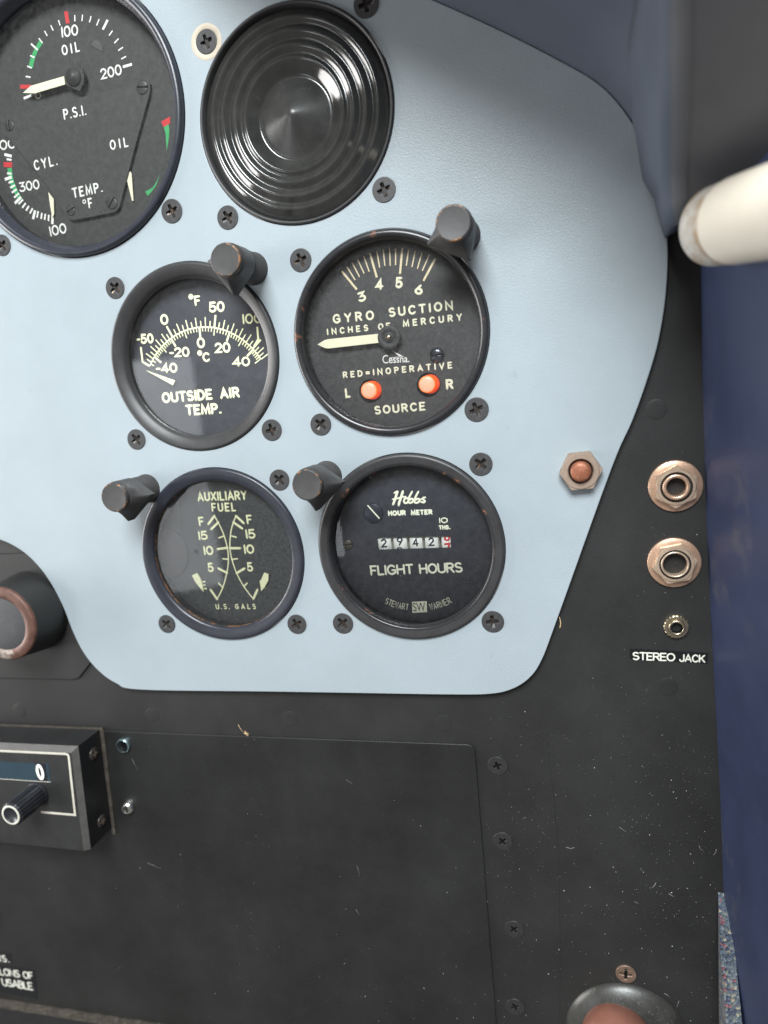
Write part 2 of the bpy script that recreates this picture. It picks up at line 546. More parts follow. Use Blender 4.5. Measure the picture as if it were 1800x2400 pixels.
GL = {
    'A': (.68, [[(0, 0), (.34, 1), (.68, 0)], [(.13, .32), (.55, .32)]]),
    'B': (.56, [[(.3, .53), (0, .53), (0, 1), (.3, 1)] + arc(.3, .765, .22, .235, 90, -90), [(0, .53), (0, 0), (.3, 0)] + arc(.3, .265, .26, .265, -90, 90)]),
    'C': (.62, [arc(.34, .5, .34, .5, 42, 318, 20)]),
    'D': (.6, [[(0, 0), (0, 1), (.2, 1)] + arc(.2, .5, .4, .5, 90, -90, 16) + [(0, 0)]]),
    'E': (.5, [[(.5, 1), (0, 1), (0, 0), (.5, 0)], [(0, .52), (.42, .52)]]),
    'F': (.48, [[(.48, 1), (0, 1), (0, 0)], [(0, .5), (.4, .5)]]),
    'G': (.68, [arc(.35, .5, .35, .5, 42, 300, 20) + [(.66, .16), (.66, .46), (.40, .46)]]),
    'H': (.6, [[(0, 0), (0, 1)], [(.6, 0), (.6, 1)], [(0, .52), (.6, .52)]]),
    'I': (.04, [[(.02, 0), (.02, 1)]]),
    'J': (.46, [[(.46, 1), (.46, .26)] + arc(.23, .26, .23, .26, 0, -180, 10)]),
    'K': (.6, [[(0, 0), (0, 1)], [(.57, 1), (0, .36)], [(.2, .58), (.6, 0)]]),
    'L': (.46, [[(0, 1), (0, 0), (.46, 0)]]),
    'M': (.76, [[(0, 0), (.06, 1), (.38, .12), (.70, 1), (.76, 0)]]),
    'N': (.62, [[(0, 0), (0, 1), (.62, 0), (.62, 1)]]),
    'O': (.70, [arc(.35, .5, .35, .5, 90, 450, 26)]),
    'P': (.54, [[(0, 0), (0, 1), (.28, 1)] + arc(.28, .74, .25, .26, 90, -90) + [(0, .48)]]),
    'R': (.56, [[(0, 0), (0, 1), (.28, 1)] + arc(.28, .75, .25, .25, 90, -90) + [(0, .5)], [(.26, .5), (.56, 0)]]),
    'S': (.54, [arc(.27, .76, .25, .24, 35, 250, 14) + arc(.27, .26, .27, .26, 75, -145, 16)]),
    'T': (.58, [[(0, 1), (.58, 1)], [(.29, 1), (.29, 0)]]),
    'U': (.6, [[(0, 1), (0, .3)] + arc(.3, .3, .3, .3, 180, 360, 14) + [(.6, 1)]]),
    'V': (.64, [[(0, 1), (.32, 0), (.64, 1)]]),
    'W': (.9, [[(0, 1), (.22, 0), (.45, .9), (.68, 0), (.9, 1)]]),
    'X': (.6, [[(0, 0), (.6, 1)], [(0, 1), (.6, 0)]]),
    'Y': (.62, [[(0, 1), (.31, .48), (.62, 1)], [(.31, .48), (.31, 0)]]),
    '=': (.5, [[(0, .64), (.5, .64)], [(0, .34), (.5, .34)]]),
    '-': (.28, [[(0, .46), (.28, .46)]]),
    '.': (.06, [[(.01, .02), (.05, .02)]]),
    ' ': (.34, []),
    '0': (.54, [arc(.27, .5, .27, .5, 90, 450, 26)]),
    '1': (.04, [[(.02, 0), (.02, 1)]]),
    '2': (.52, [arc(.26, .72, .25, .28, 165, -30, 14) + [(.0, .02), (.52, .02)]]),
    '3': (.52, [[(.04, 1), (.48, 1), (.22, .60)] + arc(.24, .30, .28, .30, 85, -150, 14)]),
    '4': (.56, [[(.40, 0), (.40, 1), (0, .28), (.56, .28)]]),
    '5': (.52, [[(.48, 1), (.08, 1), (.04, .52)] + arc(.24, .31, .28, .31, 125, -150, 14)]),
    '6': (.54, [[(.36, 1), (.06, .46)] + arc(.27, .29, .27, .29, 145, 505, 22)]),
    '7': (.52, [[(0, 1), (.52, 1), (.16, 0)]]),
    '8': (.54, [arc(.27, .77, .21, .23, -90, 270, 20), arc(.27, .27, .27, .27, 90, 450, 22)]),
    '9': (.54, [[(.18, 0), (.48, .54)] + arc(.27, .71, .27, .29, -35, -395, 22)]),
}
LIFT = [0.0]


def stext(mb, txt, bl, br, h_px, w, thick, k=1.0, seg_lift=0.004, gmax=None):
    """stroke lettering: baseline from photo point bl to br on plane w, cap height h_px (photo px), stroke thickness = thick * cap height"""
    p0 = np.array(un(bl, w))
    p1 = np.array(un(br, w))
    ax = p1 - p0
    Lw = np.linalg.norm(ax)
    ax /= Lw
    ay = np.array([-ax[1], ax[0]])
    top = np.array(un((bl[0] - h_px * 0.06, bl[1] - h_px), w))
    H = abs((top - p0) @ ay)
    th = thick * H * 1.22
    if gmax is None and all(ch_ in '0123456789-' for ch_ in txt):
        gmax = 0.24
    gs = [GL[c] for c in txt]
    n = len(gs)
    tot = sum(g[0] for g in gs) * H * k
    inner = Lw - th
    if n > 1:
        gap = (inner - tot) / (n - 1)
        kk = k
        if gmax is not None and gap > gmax * H:
            gap = gmax * H
            kk = k * (inner - gap * (n - 1)) / tot
        elif gap < 0.10 * H:
            gap = max(0.16 * H, 0.12 * inner / n)
            kk = max(0.2, (inner - gap * (n - 1)) / (tot / k))
    else:
        kk = inner / max(1e-6, gs[0][0] * H) if gs[0][0] > .1 else 1
        gap = 0
    x = th / 2
    for g in gs:
        for st in g[1]:
            pts = [p0 + ax * (x + a * H * kk) + ay * (th / 2 + b_ * (H - th)) for a, b_ in st]
            closed = len(st) > 12 and abs(st[0][0] - st[-1][0]) < 1e-3 and abs(st[0][1] - st[-1][1]) < 1e-3
            mb.ribbon([tuple(p) for p in pts], th, w + LIFT[0], closed=closed)
            LIFT[0] = (LIFT[0] + seg_lift) % 0.04
        x += g[0] * H * kk + gap


def fmesh(txt, off=0.0, shear=0.0):
    cd = bpy.data.curves.new('lettering', 'FONT')
    cd.body = txt
    cd.size = 1
    cd.offset = off
    cd.shear = shear
    cd.resolution_u = 5
    ob = bpy.data.objects.new('lettering', cd)
    COL.objects.link(ob)
    dg = bpy.context.evaluated_depsgraph_get()
    me = bpy.data.meshes.new_from_object(ob.evaluated_get(dg))
    V = np.array([(v.co.x, v.co.y) for v in me.vertices])
    F = [tuple(p.vertices) for p in me.polygons]
    bpy.data.objects.remove(ob)
    bpy.data.curves.remove(cd)
    bpy.data.meshes.remove(me)
    return V, F


def ftext(mb, txt, bl, br, h_px, w, off=0.0, shear=0.0, mi=0):
    V, F = fmesh(txt, off, shear)
    p0 = np.array(un(bl, w))
    p1 = np.array(un(br, w))
    ax = p1 - p0
    Lw = np.linalg.norm(ax)
    ax /= Lw
    ay = np.array([-ax[1], ax[0]])
    top = np.array(un((bl[0] - h_px * 0.06, bl[1] - h_px), w))
    H = abs((top - p0) @ ay)
    lo, hi = V.min(0), V.max(0)
    sx = Lw / (hi[0] - lo[0])
    sy = H / (hi[1] - lo[1])
    pts = [tuple(p0 + ax * (a - lo[0]) * sx + ay * (b_ - lo[1]) * sy) + (w,) for a, b_ in V]
    mb.add(pts, F, mi)


def crop(ox, oy, k):
    return lambda x, y: (ox + x * k, oy + y * k)


def line(mb, f, a, b_, wd_, w, caps=False, mi=0):
    """a straight printed stroke between two photo points"""
    mb.ribbon([un(f(*a), w), un(f(*b_), w)], wd_, w, caps=caps, mi=mi)


def poly(mb, f, pts, w, mi=0):
    mb.flat([un(f(*p), w) for p in pts], w, mi)


# ------------------------------------------------------------------ panels
OIL, CONE = (-31.3, 74.3), (41.3, 62.4)
OAT, GYRO = (0.0, 0.0), (62.75, 0.2)
FUEL, HOBBS = (0.5, -62.8), (63.1, -62.6)
GAUGES = [(OIL, 39.75), (CONE, 28.75), (OAT, 28.55), (GYRO, 28.75), (FUEL, 28.55), (HOBBS, 28.65)]

outl = [(82.6, 83.0), (97.9, 73.3), (111.3, 64.1), (122.0, 56.0), (128.2, 48.5), (133.0, 39.3), (136.5, 28.5), (137.9, 15.9), (137.3, 3.4),
        (135.3, -8.3), (132.4, -17.9), (127.9, -29.6), (121.9, -42.6), (104.9, -86.5), (100.2, -98.0), (96.4, -103.6), (91.2, -107.2),
        (84.4, -109.0), (71.2, -109.5), (40, -109.6), (10, -109.7), (-37.4, -109.9), (-47.0, -107.6), (-53.7, -102.6), (-58.3, -96.0), (-61.1, -88.4),
        (-63.2, -79.5), (-66.4, -71.1), (-70.6, -64.2), (-76.4, -58.5), (-84.5, -54.3), (-93, -53), (-140, -54), (-150, -54), (-150, -40),
        (-150, 100), (-150, 122), (-130, 122), (-20, 121), (20, 113), (50, 101), (68, 92)]
panel_outline = smooth_poly(outl, 6)
SPX = [(270, 675), (320, 1030), (637, 1008), (705, 610), (752, 995), (1117, 960), (655, 1125), (391, 1463), (696, 1463), (1127, 1088), (804, 1461), (1155, 1457), (858, 10), (900, 445), (534, 510), (403, 495), (5, 575), (484, 98)]
SHOLES = [circle(un(q, 0), 3.12, 32) for q in SPX]
mb = MB((0, 0, -1.6))
V, F = curve_mesh([panel_outline] + [circle(c, r + 0.12) for c, r in GAUGES] + SHOLES, -1.6, 0.0, 0.22)
mb.add(V, F)
panel = mb.build('instrument_panel', PAINT)
tag(panel, 'pale blue-grey painted instrument panel plate with rounded corners holding the round gauges', 'panel')

wall_u = lambda v: 147.0 + (0 - v) * 0.0155  # lower edge of the side wall
mb = MB((0, -60, -2.5))
V, F = curve_mesh([[(-190, 130), (-190, -300), (170, -300), (170, 130)]] + [circle(c, r + 0.5) for c, r in GAUGES] + [circle(un(q, -2.4), 2.8, 32) for q in ((1166, 1795), (1178, 1972), (1205, 2178), (1207, 2360), (1467, 2283))], -4.2, -2.5)
mb.add(V, F)
# pressed crease that runs down beside the cover
ct = MB((0, -60, -2.5))
mb.ribbon([un((1282, 1740), -2.5), un((1300, 1900), -2.5), un((1308, 2010), -2.5), un((1312, 2200), -2.5), un((1310, 2420), -2.5)], 0.22, -2.44, caps=False)
lower = mb.build('lower_panel', BLACKP)
tag(lower, 'large matt black panel behind and below the blue-grey gauge plate', 'panel')

mb = MB((0, -190, -2.5))
co = [(-190, -127.0), (72, -127.0)] + arc(75.5, -129.5, 2.5, 2.5, 90, 0, 5) + [(78.0, -250), (-190, -250)]
V, F = curve_mesh([co], -2.5, -1.85, 0.28)
mb.add(V, F)
cover = mb.build('access_cover', BLACKC)
tag(cover, 'wide black rectangular cover plate with a rounded corner, dusty and scratched, under the gauges', 'cover panel')

mb = MB((-100, -251, -1.9))
mb.prism([(-190, -252.0), (20, -252.0), (20, -250.3), (-190, -250.3)], -2.5, 0.6)
mb.prism([(-190, -290), (20, -290), (20, -252.0), (-190, -252.0)], -2.5, -0.6, 1)
lip = mb.build('metal_lip', [STRIPM, RADIOK])
tag(lip, 'thin worn metal strip along the bottom edge of the black cover below the placard', 'trim strip')

# side wall: trim that comes out of the corner towards the viewer
mb = MB((150, -80, -2))
vs = np.linspace(40, -300, 18)
ws = [-2.5, 0, 4, 10, 25, 50, 80, 130]
rows = []
for v in vs:
    for w in ws:
        bulge = 0.9 * math.sin(PI * min(1, max(0, (w + 2.5) / 14)) / 2) + 0.16 * max(0, w)
        rows.append((wall_u(v) - 1.0 + bulge + (0.6 * math.sin(v * 0.03)), v, w))
nn = len(ws)
fc = [(i * nn + j, i * nn + j + 1, (i + 1) * nn + j + 1, (i + 1) * nn + j) for i in range(len(vs) - 1) for j in range(nn - 1)]
mb.add(rows, fc, smooth=True)
mb.add([(r[0] + 8, r[1], r[2]) for r in rows], fc)
wallo = mb.build('side_wall_trim', NAVY)
tag(wallo, 'navy blue side wall trim meeting the black panel beside the jack sockets', 'wall trim')

mb = MB((150, -210, 4))
pf = [(-172, -2.3), (-177, 1.0), (-186, 4.5), (-196, 8.5), (-206, 12.5), (-217, 17.5), (-232, 25), (-245, 32), (-245, -2.3)]
n0 = len(mb.v)
ul = lambda v, i: 147.7 + 0.9 * max(0, min(1, (-172 - v) / 12.0)) * -1 + (-172 - v) * 0.004
A = [(ul(v, i), v, w) for i, (v, w) in enumerate(pf)]
B = [(wall_u(v) + 0.9, v, w + 0.3) for i, (v, w) in enumerate(pf)]
mb.add(A + B, [tuple(range(9)), tuple(range(17, 8, -1))] + [(i, (i + 1) % 9, 9 + (i + 1) % 9, 9 + i) for i in range(9)])
for _ in range(420):
    i = random.randrange(1, 7)
    t = random.random()
    qa = [A[i][d] + (A[i + 1][d] - A[i][d]) * t for d in range(3)]
    fz = random.random()
    qa[0] += (B[i][0] - A[i][0]) * fz
    dr_ = (random.uniform(-1, .2), random.uniform(-.6, .9), random.uniform(.2, 1))
    mb.tube([qa, [qa[d] + dr_[d] * .45 for d in range(3)], [qa[d] + dr_[d] * .8 + (0.15 if d == 1 else 0) for d in range(3)]], lambda t: .16 * (1.1 - t), 5)
carp = mb.build('carpet_edging', CARPET)
tag(carp, 'woven blue-grey carpet edging flecked with red and cream, tucked against the navy wall', 'carpet')

# glareshield underside sweeping out over the top of the panel, and the pillar beside it
top = [(-150, 122.2), (-130, 122.2), (-20, 121.2), (20, 113.2), (50, 101.2), (68, 92.2), (82.6, 83.1), (97.9, 73.4), (111.3, 64.2), (122.0, 56.1), (128.3, 48.6), (133.2, 39.4), (137, 28.5)]
T = np.array(smooth_poly(top, 5, closed=False))
tg = np.gradient(T, axis=0)
tg /= np.linalg.norm(tg, axis=1)[:, None]
nr = np.c_[-tg[:, 1], tg[:, 0]]
nr[nr[:, 1] < 0] *= 1
prof = [(-0.3, -2.4), (0.1, 0.2), (0.2, 2.0), (1.0, 10), (2.6, 24), (4.2, 42), (5.6, 60), (6.6, 74), (8.5, 80), (15, 81), (40, 77)]
mb = MB((40, 100, 20))
pts = []
for k, (d_, w) in enumerate(prof):
    for i in range(len(T)):
        q = T[i] + nr[i] * d_
        w = prof[k][1] * float(np.interp(T[i][1], [28, 48], [0.36, 0.86])) * float(np.interp(T[i][0], [0, 40, 75], [0.15, 0.85, 1.0]))
        pts.append((float(q[0]), float(q[1]), w))
nT = len(T)
mb.add(pts, [(k * nT + i, k * nT + i + 1, (k + 1) * nT + i + 1, (k + 1) * nT + i) for k in range(len(prof) - 1) for i in range(nT - 1)], smooth=True)
gs = mb.build('glareshield', SHIELD)
tag(gs, 'dark blue-grey glareshield underside curving out above the top edge of the gauge plate', 'glareshield')

mb = MB((140, 40, 20))
po = [(1554, -420), (1556, -150), (1557, 100), (1558, 250), (1560, 400), (1562, 470), (1574, 524), (1640, 482), (1700, 440), (2000, 425), (2000, 400), (2000, 250), (2000, 100), (2000, -150), (2000, -420)]
pw = [float(np.interp(q[1], [-420, 0, 250, 430, 530], [90, 66, 52, 24, 19])) for q in po]
pu = [un(q, w) for q, w in zip(po, pw)]
k = len(po)
rows_ = [[(a[0] + 1.0, a[1], -2.0) for a in pu]]
for st in range(9):
    t_ = PI / 2 * st / 8
    rows_.append([(a[0] + (5.0 * (1 - math.cos(t_)) if i < 7 else 0), a[1], w - 9.0 * (1 - math.sin(t_))) for i, (a, w) in enumerate(zip(pu, pw))])
for j in range(len(rows_) - 1):
    mb.add(rows_[j] + rows_[j + 1], [(i, (i + 1) % k, k + (i + 1) % k, k + i) for i in range(k)], 1 if j < 5 else 0, True)  # shade on the pillar's side put into the colour as darker vinyl
n_half = 7
fr = rows_[-1]
mb.add(fr, [(0, 1, 13, 14), (1, 2, 12, 13), (2, 3, 11, 12), (3, 4, 10, 11), (4, 9, 10), (4, 5, 8, 9), (5, 6, 7, 8)], 0, True)
pillar = mb.build('door_pillar', [PILLAR, SHIELD])
tag(pillar, 'dusty grey vinyl door pillar standing between the glareshield and the cream handle', 'pillar')

# cream handle
hr = thing('grab_handle', 'cream rounded grab handle end with a brown scuffed tip, out from the wall', 'handle', (146, 15, 16))
A = np.array([144.2, 12.8, 29.0])
B = A + 100 * np.array([.273, -.105, .996])
ax = (B - A) / np.linalg.norm(B - A)
e1 = np.cross(ax, [0, 1, 0.0])
e1 /= np.linalg.norm(e1)
e2 = np.cross(ax, e1)


def capsule(t0, t1, R, name, material, cap):
    mb = MB((146, 15, 16))
    sg = 48
    rings = []
    if cap:
        for k in range(1, 13):
            a = PI / 2 * k / 12
            rings.append((t0 - R * 0.85 * math.cos(a), R * math.sin(a)))
    for t in np.linspace(t0, t1, 8)[(1 if cap else 0):]:
        rings.append((t, R))
    n0 = len(mb.v)
    for t, r in rings:
        for k in range(sg):
            th = 2 * PI * k / sg
            q = A + ax * t + r * (e1 * math.cos(th) * 0.92 + e2 * math.sin(th))
            mb.v.append(tuple(q))
    for i in range(len(rings) - 1):
        for k in range(sg):
            k2 = (k + 1) % sg
            mb.face((n0 + i * sg + k, n0 + i * sg + k2, n0 + (i + 1) * sg + k2, n0 + (i + 1) * sg + k), 0, True)
    mb.face([n0 + k for k in range(sg)])
    mb.face([n0 + (len(rings) - 1) * sg + k for k in range(sg)])
    return mb.build(name, material, hr)


capsule(9.0, 140, 8.6, 'grip', HANDLE, True)
capsule(0.0, 7.0, 8.35, 'end_cap', HANDLED, True)


# ------------------------------------------------------------------ screws
def cross_outline(L, h, rot):
    pts = [(L, -h), (L, h), (h * 1.15, h * 1.15), (h, L), (-h, L), (-h * 1.15, h * 1.15), (-L, h), (-L, -h), (-h * 1.15, -h * 1.15), (-h, -L), (h, -L), (h * 1.15, -h * 1.15)]
    c, s_ = math.cos(rot), math.sin(rot)
    return [(x * c - y * s_, x * s_ + y * c) for x, y in pts]


def screw_mesh(r, mats, proud=0.25, L=1.9, h=0.48):
    mb = MB((0, 0, 0))
    V, F = curve_mesh([circle((0, 0), r, 48), cross_outline(L, h, 0)], -0.9, proud, 0.14)
    mb.add(V, F)
    mb.disc((0, 0), r * 0.8, -0.75, 24, 1)
    # sloping floor of the cross recess
    mb.add([(0, 0, -1.2), (L, h, -0.2), (L, -h, -0.2), (-L, h, -0.2), (-L, -h, -0.2), (h, L, -0.2), (-h, L, -0.2), (h, -L, -0.2), (-h, -L, -0.2)],
           [(0, 2, 1), (0, 3, 4), (0, 5, 6), (0, 8, 7)], 1)
    return mb.build('panel_screw', mats)


SCREWS = [  # photo position, rotation, scale, what sets it apart
    ((270, 675), 40, 1.0, 'upper screw by the rim of the outside air thermometer, across from its post lamp'),
    ((320, 1030), 33, 1.0, 'screw below the outside air thermometer, straight above the fuel gauge post lamp'),
    ((637, 1008), 12, 1.0, 'screw between the outside air thermometer and the suction gauge, beside the thermometer rim'),
    ((705, 610), 22, 1.0, 'screw at the upper rim of the suction gauge, under the ribbed black cover'),
    ((752, 995), 45, 1.0, 'screw under the suction gauge on the side facing the thermometer'),
    ((1117, 960), 20, 1.05, 'copper-flecked screw under the suction gauge on the side of the hex nut'),
    ((655, 1125), 42, 1.0, 'screw at the top of the fuel gauge beside the hour meter post lamp'),
    ((391, 1463), 44, 0.92, 'screw under the fuel gauge nearest the worn copper knob'),
    ((696, 1463), 30, 0.98, 'screw under the fuel gauge on the side of the hour meter'),
    ((1127, 1088), 45, 1.02, 'screw at the upper rim of the hour meter, beneath the suction gauge'),
    ((804, 1461), 40, 1.02, 'screw under the hour meter on the side of the fuel gauge'),
    ((1155, 1457), 4, 1.02, 'screw under the hour meter in the lower outer corner of the plate'),
    ((858, 10), 8, 1.05, 'shaded screw at the top edge of the photo above the ribbed black cover'),
    ((900, 445), 16, 1.02, 'screw under the ribbed black cover, beside the suction gauge post lamp'),
    ((534, 510), 28, 1.02, 'screw under the ribbed black cover, between it and the thermometer post lamp'),
    ((403, 495), 20, 1.05, 'screw between the large engine gauge and the thermometer rim'),
    ((5, 575), 35, 1.0, 'screw under the large engine gauge, cut by the photo edge'),
    ((484, 98), 15, 0.98, 'screw set in a bare cream washer ring above the ribbed black cover'),
]
s0 = screw_mesh(3.3, [SCREWK, RECESS])
for i, (px, rot, sc, lb) in enumerate(SCREWS):
    o = s0 if i == 0 else s0.copy()
    if i:
        COL.objects.link(o)
    u, v = un(px, 0)
    o.location = W(u, v, 0.0)
    o.rotation_euler = (0, -math.radians(rot), 0)
    o.scale = (sc, 1, sc)
    tag(o, 'black ' + lb, 'screw', 'black cross-head screws around the gauges')
mb = MB((*un((484, 98), 0), 0))
c = un((484, 98), 0)
mb.lathe([(3.25, 0.02), (3.3, 0.06), (4.55, 0.10), (4.75, 0.02)], c, 48)
wsh = mb.build('washer', mat('bare_cream_ring', (0.50, 0.43, 0.34), 0.5, var=0.1, vscale=400, col2=(0.36, 0.22, 0.12), mask=(0.6, 0.75), mscale=350))
tag(wsh, 'thin cream ring of bare primer around the screw above the ribbed cover', 'washer')

s1 = screw_mesh(3.15, [mat('painted_screw', (0.021, 0.0205, 0.020), 0.45, var=0.25, vscale=500), HOLE], proud=0.22, L=1.35, h=0.34)
for i, (px, rot, lb) in enumerate([((1166, 1795), 20, 'topmost of the row, nearest the rounded cover corner'), ((1178, 1972), 42, 'second from the top of the row'),
                                   ((1205, 2178), 40, 'third from the top of the row'), ((1207, 2360), 25, 'lowest, level with the brown dome knob')]):
    o = s1 if i == 0 else s1.copy()
    if i:
        COL.objects.link(o)
    o.name = 'cover_screw' if i == 0 else o.name
    o.location = W(*un(px, -2.4), -2.45)
    o.rotation_euler = (0, -math.radians(rot), 0)
    tag(o, 'black painted screw beside the cover seam, ' + lb, 'screw', 'painted screws along the edge of the black cover')
s2 = screw_mesh(3.1, [BRSCREW, HOLE], proud=0.4, L=1.9, h=0.42)
s2.name = 'bronze_screw'
s2.location = W(*un((1467, 2283), -2.2), -2.4)
s2.rotation_euler = (0, math.radians(5), 0)
tag(s2, 'worn bronze cross-head screw above the brown dome knob on the black panel', 'screw')

# painted-over rivet heads
for i, (px, lb) in enumerate([((45, 1665), 'above the radio, nearest the edge of the photo'), ((357, 1676), 'scuffed grey, beside the radio under the gauge plate'), ((680, 1685), 'under the fuel gauge, next to the straw fleck'),
                              ((1040, 1695), 'above the rounded corner of the cover'), ((1565, 1610), 'under the white-lettered jack label'), ((1538, 960), 'above the two copper jack sockets')]):
    c = un(px, -2.5)
    mb = MB((c[0], c[1], -2.5))
    r = 2.7
    mb.lathe([(r + 0.05, -2.49), (r - .05, -2.455), (r * 0.92, -2.45), (r * 0.85, -2.43), (r * 0.2, -2.42), (0.001, -2.42)], c, 40)
    o = mb.build('rivet', BLACKP)
    tag(o, 'flat black painted rivet head ' + lb, 'rivet', 'painted rivet heads in the black panel')


# ------------------------------------------------------------------ gauges
def gauge(name, label, c, bez, bez_mat, mis=None, seg=120):
    g = thing(name, label, 'gauge', (c[0], c[1], 0))
    mb = MB((c[0], c[1], 0))
    mb.lathe(bez, c, seg, mis=mis)
    mb.build('bezel', bez_mat, g)
    return g


def dial_disc(g, c, r, w, material):
    mb = MB((c[0], c[1], 0))
    mb.disc(c, r, w, 96)
    return mb.build('dial', material, g)


def mark(mb, name, material, parent, base):
    mb.o = (base[0], base[1], 0)
    o = mb.build(name, material, parent)
    flatten_up(o)
    return o


def pane(g, c, r, w, material, dome=0.0):
    mb = MB((c[0], c[1], 0))
    if dome:
        pr = [(r * math.sin(a), w + dome * (math.cos(a) - 1) / (1 - math.cos(1.0)) + dome) for a in [1.0, .8, .6, .4, .2, .001]]
        pr = [(r * k, w + dome * (1 - k * k)) for k in (1, .9, .8, .65, .5, .3, .12, .001)]
        mb.lathe(pr, c, 72)
    else:
        mb.disc(c, r, w, 96)
    return mb.build('glass', material, g)


def slot_screw(parent, name, c, r, w, ang, base, material, dome=0.3):
    mb = MB((base[0], base[1], 0))
    a = math.radians(ang)
    d = np.array([math.cos(a), math.sin(a)])
    nrm = np.array([-d[1], d[0]])
    sl = 0.11 * r
    for sgn in (1, -1):
        # half a domed head either side of the slot
        n = 14
        prev = None
        lev = [(1.0, 0.0), (1.0, 0.35 * dome), (0.8, 0.75 * dome), (0.45, 0.95 * dome), (0.1, dome)]
        rows_ = []
        for (k, h) in lev:
            row = []
            for j in range(n + 1):
                t = PI * j / n
                q = np.array(c) + d * (r * k * math.cos(t)) + nrm * sgn * (sl + max(0, r * k * math.sin(t) - sl * 0))
                row.append((q[0], q[1], w + h))
            rows_.append(row)
        n0 = len(mb.v)
        for row in rows_:
            mb.v += row
        for i in range(len(lev) - 1):
            for j in range(n):
                mb.face((n0 + i * (n + 1) + j, n0 + i * (n + 1) + j + 1, n0 + (i + 1) * (n + 1) + j + 1, n0 + (i + 1) * (n + 1) + j), 0, True)
            mb.face((n0 + i * (n + 1), n0 + i * (n + 1) + n, n0 + (i + 1) * (n + 1) + n, n0 + (i + 1) * (n + 1)), 0)
        mb.face([n0 + (len(lev) - 1) * (n + 1) + j for j in range(n + 1)])
    mb.lathe([(r * 1.05, w + 0.02), (0.01, w + 0.02)], c, 24, mis=[1])
    return mb.build(name, [material, HOLE], parent)


# ---- outside air thermometer
f = crop(240, 550, 460 / 1659)
c = OAT
g = gauge('air_thermometer', 'round outside air temperature gauge with yellow scale and pointer, under the large engine gauge', c,
          [(28.5, -9), (28.5, 0.35), (28.1, 0.75), (27.6, 0.8), (25.2, -0.6), (24.6, -1.0), (24.1, -2.2), (24.1, -3.2), (24.6, -3.2), (24.6, -9)], BEZEL)
wD = -6.0
d = dial_disc(g, c, 28.4, wD, DIALN)
L = wD + 0.05
mb = MB()
fx = lambda t, x0, y0, x1, y1, h, th=.17, k=.95: stext(mb, t, f(x0, y0), f(x1, y1), h * 460 / 1659, L, th, k)
fx('F', 782, 604, 834, 598, 88)
fx('50', 903, 660, 1036, 652, 92)
fx('0', 494, 766, 562, 760, 92)
fx('100', 1186, 758, 1352, 748, 88, .15)
fx('-50', 290, 928, 436, 918, 86)
fx('-20', 568, 1042, 740, 1032, 86)
fx('0', 803, 962, 871, 957, 92)
fx('20', 953, 1005, 1086, 996, 90)
fx('40', 1102, 1117, 1251, 1112, 82)
fx('-40', 455, 1174, 637, 1165, 84)
fx('C', 850, 1078, 912, 1074, 82)
fx('OUTSIDE', 508, 1426, 934, 1394, 92, .18)
fx('AIR', 998, 1390, 1164, 1376, 92, .18)
fx('TEMP.', 708, 1530, 1010, 1515, 92, .18)
for p in ((748, 524), (823, 1000)):
    q = un(f(*p), L)
    mb.disc(q, 0.85, L + 0.03, 20)
mark(mb, 'lettering', CREAMY, d, c)
# scale: one arc through three points, Fahrenheit ticks outside, Celsius ticks inside
P3 = [np.array(un(f(*p), L)) for p in ((402, 1108), (820, 783), (1338, 1050))]


def circ3(a, b_, c_):
    A_ = np.array([2 * (b_ - a), 2 * (c_ - a)])
    B_ = np.array([b_ @ b_ - a @ a, c_ @ c_ - a @ a])
    o_ = np.linalg.solve(A_, B_)
    return o_, float(np.linalg.norm(a - o_))


o_, R_ = circ3(*P3)
ang = lambda p: math.atan2(un(f(*p), L)[1] - o_[1], un(f(*p), L)[0] - o_[0])
mb = MB()
a_s, a_e = ang((402, 1108)), ang((1338, 1050))
mb.ribbon([(o_[0] + R_ * math.cos(a_s + (a_e - a_s) * k / 40), o_[1] + R_ * math.sin(a_s + (a_e - a_s) * k / 40)) for k in range(41)], 0.42, L)
Fk = [(-50, (402, 1108)), (0, (597, 872)), (50, (948, 772)), (100, (1275, 960)), (120, (1352, 1045))]
Fa = [(t, ang(p)) for t, p in Fk]
Ck = [(-45, (405, 1108)), (-40, (447, 1040)), (-20, (590, 895)), (0, (820, 790)), (20, (1075, 830)), (40, (1270, 975)), (50, (1338, 1050))]
Ca = [(t, ang(p)) for t, p in Ck]


def interp(tab, t):
    return float(np.interp(t, [q[0] for q in tab], [q[1] for q in tab]))


for t in range(-45, 121, 5):
    a = interp(Fa, t)
    big = t % 50 == 0
    ln = 3.9 if big else (3.0 if t % 10 == 0 else 1.9)
    mb.ribbon([(o_[0] + (R_ + 0.1) * math.cos(a), o_[1] + (R_ + 0.1) * math.sin(a)), (o_[0] + (R_ + ln) * math.cos(a), o_[1] + (R_ + ln) * math.sin(a))], 0.62 if big else 0.36, L + 0.012, caps=False)
for t in range(-44, 51, 2):
    a = interp(Ca, t)
    big = t % 20 == 0
    ln = 3.0 if big else (2.4 if t % 10 == 0 else 1.35)
    mb.ribbon([(o_[0] + (R_ - 0.1) * math.cos(a), o_[1] + (R_ - 0.1) * math.sin(a)), (o_[0] + (R_ - ln) * math.cos(a), o_[1] + (R_ - ln) * math.sin(a))], 0.66 if big else 0.34, L + 0.024, caps=False)
for pl in ([(325, 950), (340, 1075), (398, 1110)], [(1309, 778), (1318, 882), (1282, 945)]):
    mb.ribbon([un(f(*p), L) for p in pl], 0.62, L + 0.036, caps=False)
mark(mb, 'scale_marks', CREAMY, d, c)
mb = MB((0, 0, 0))
wp = wD + 0.4
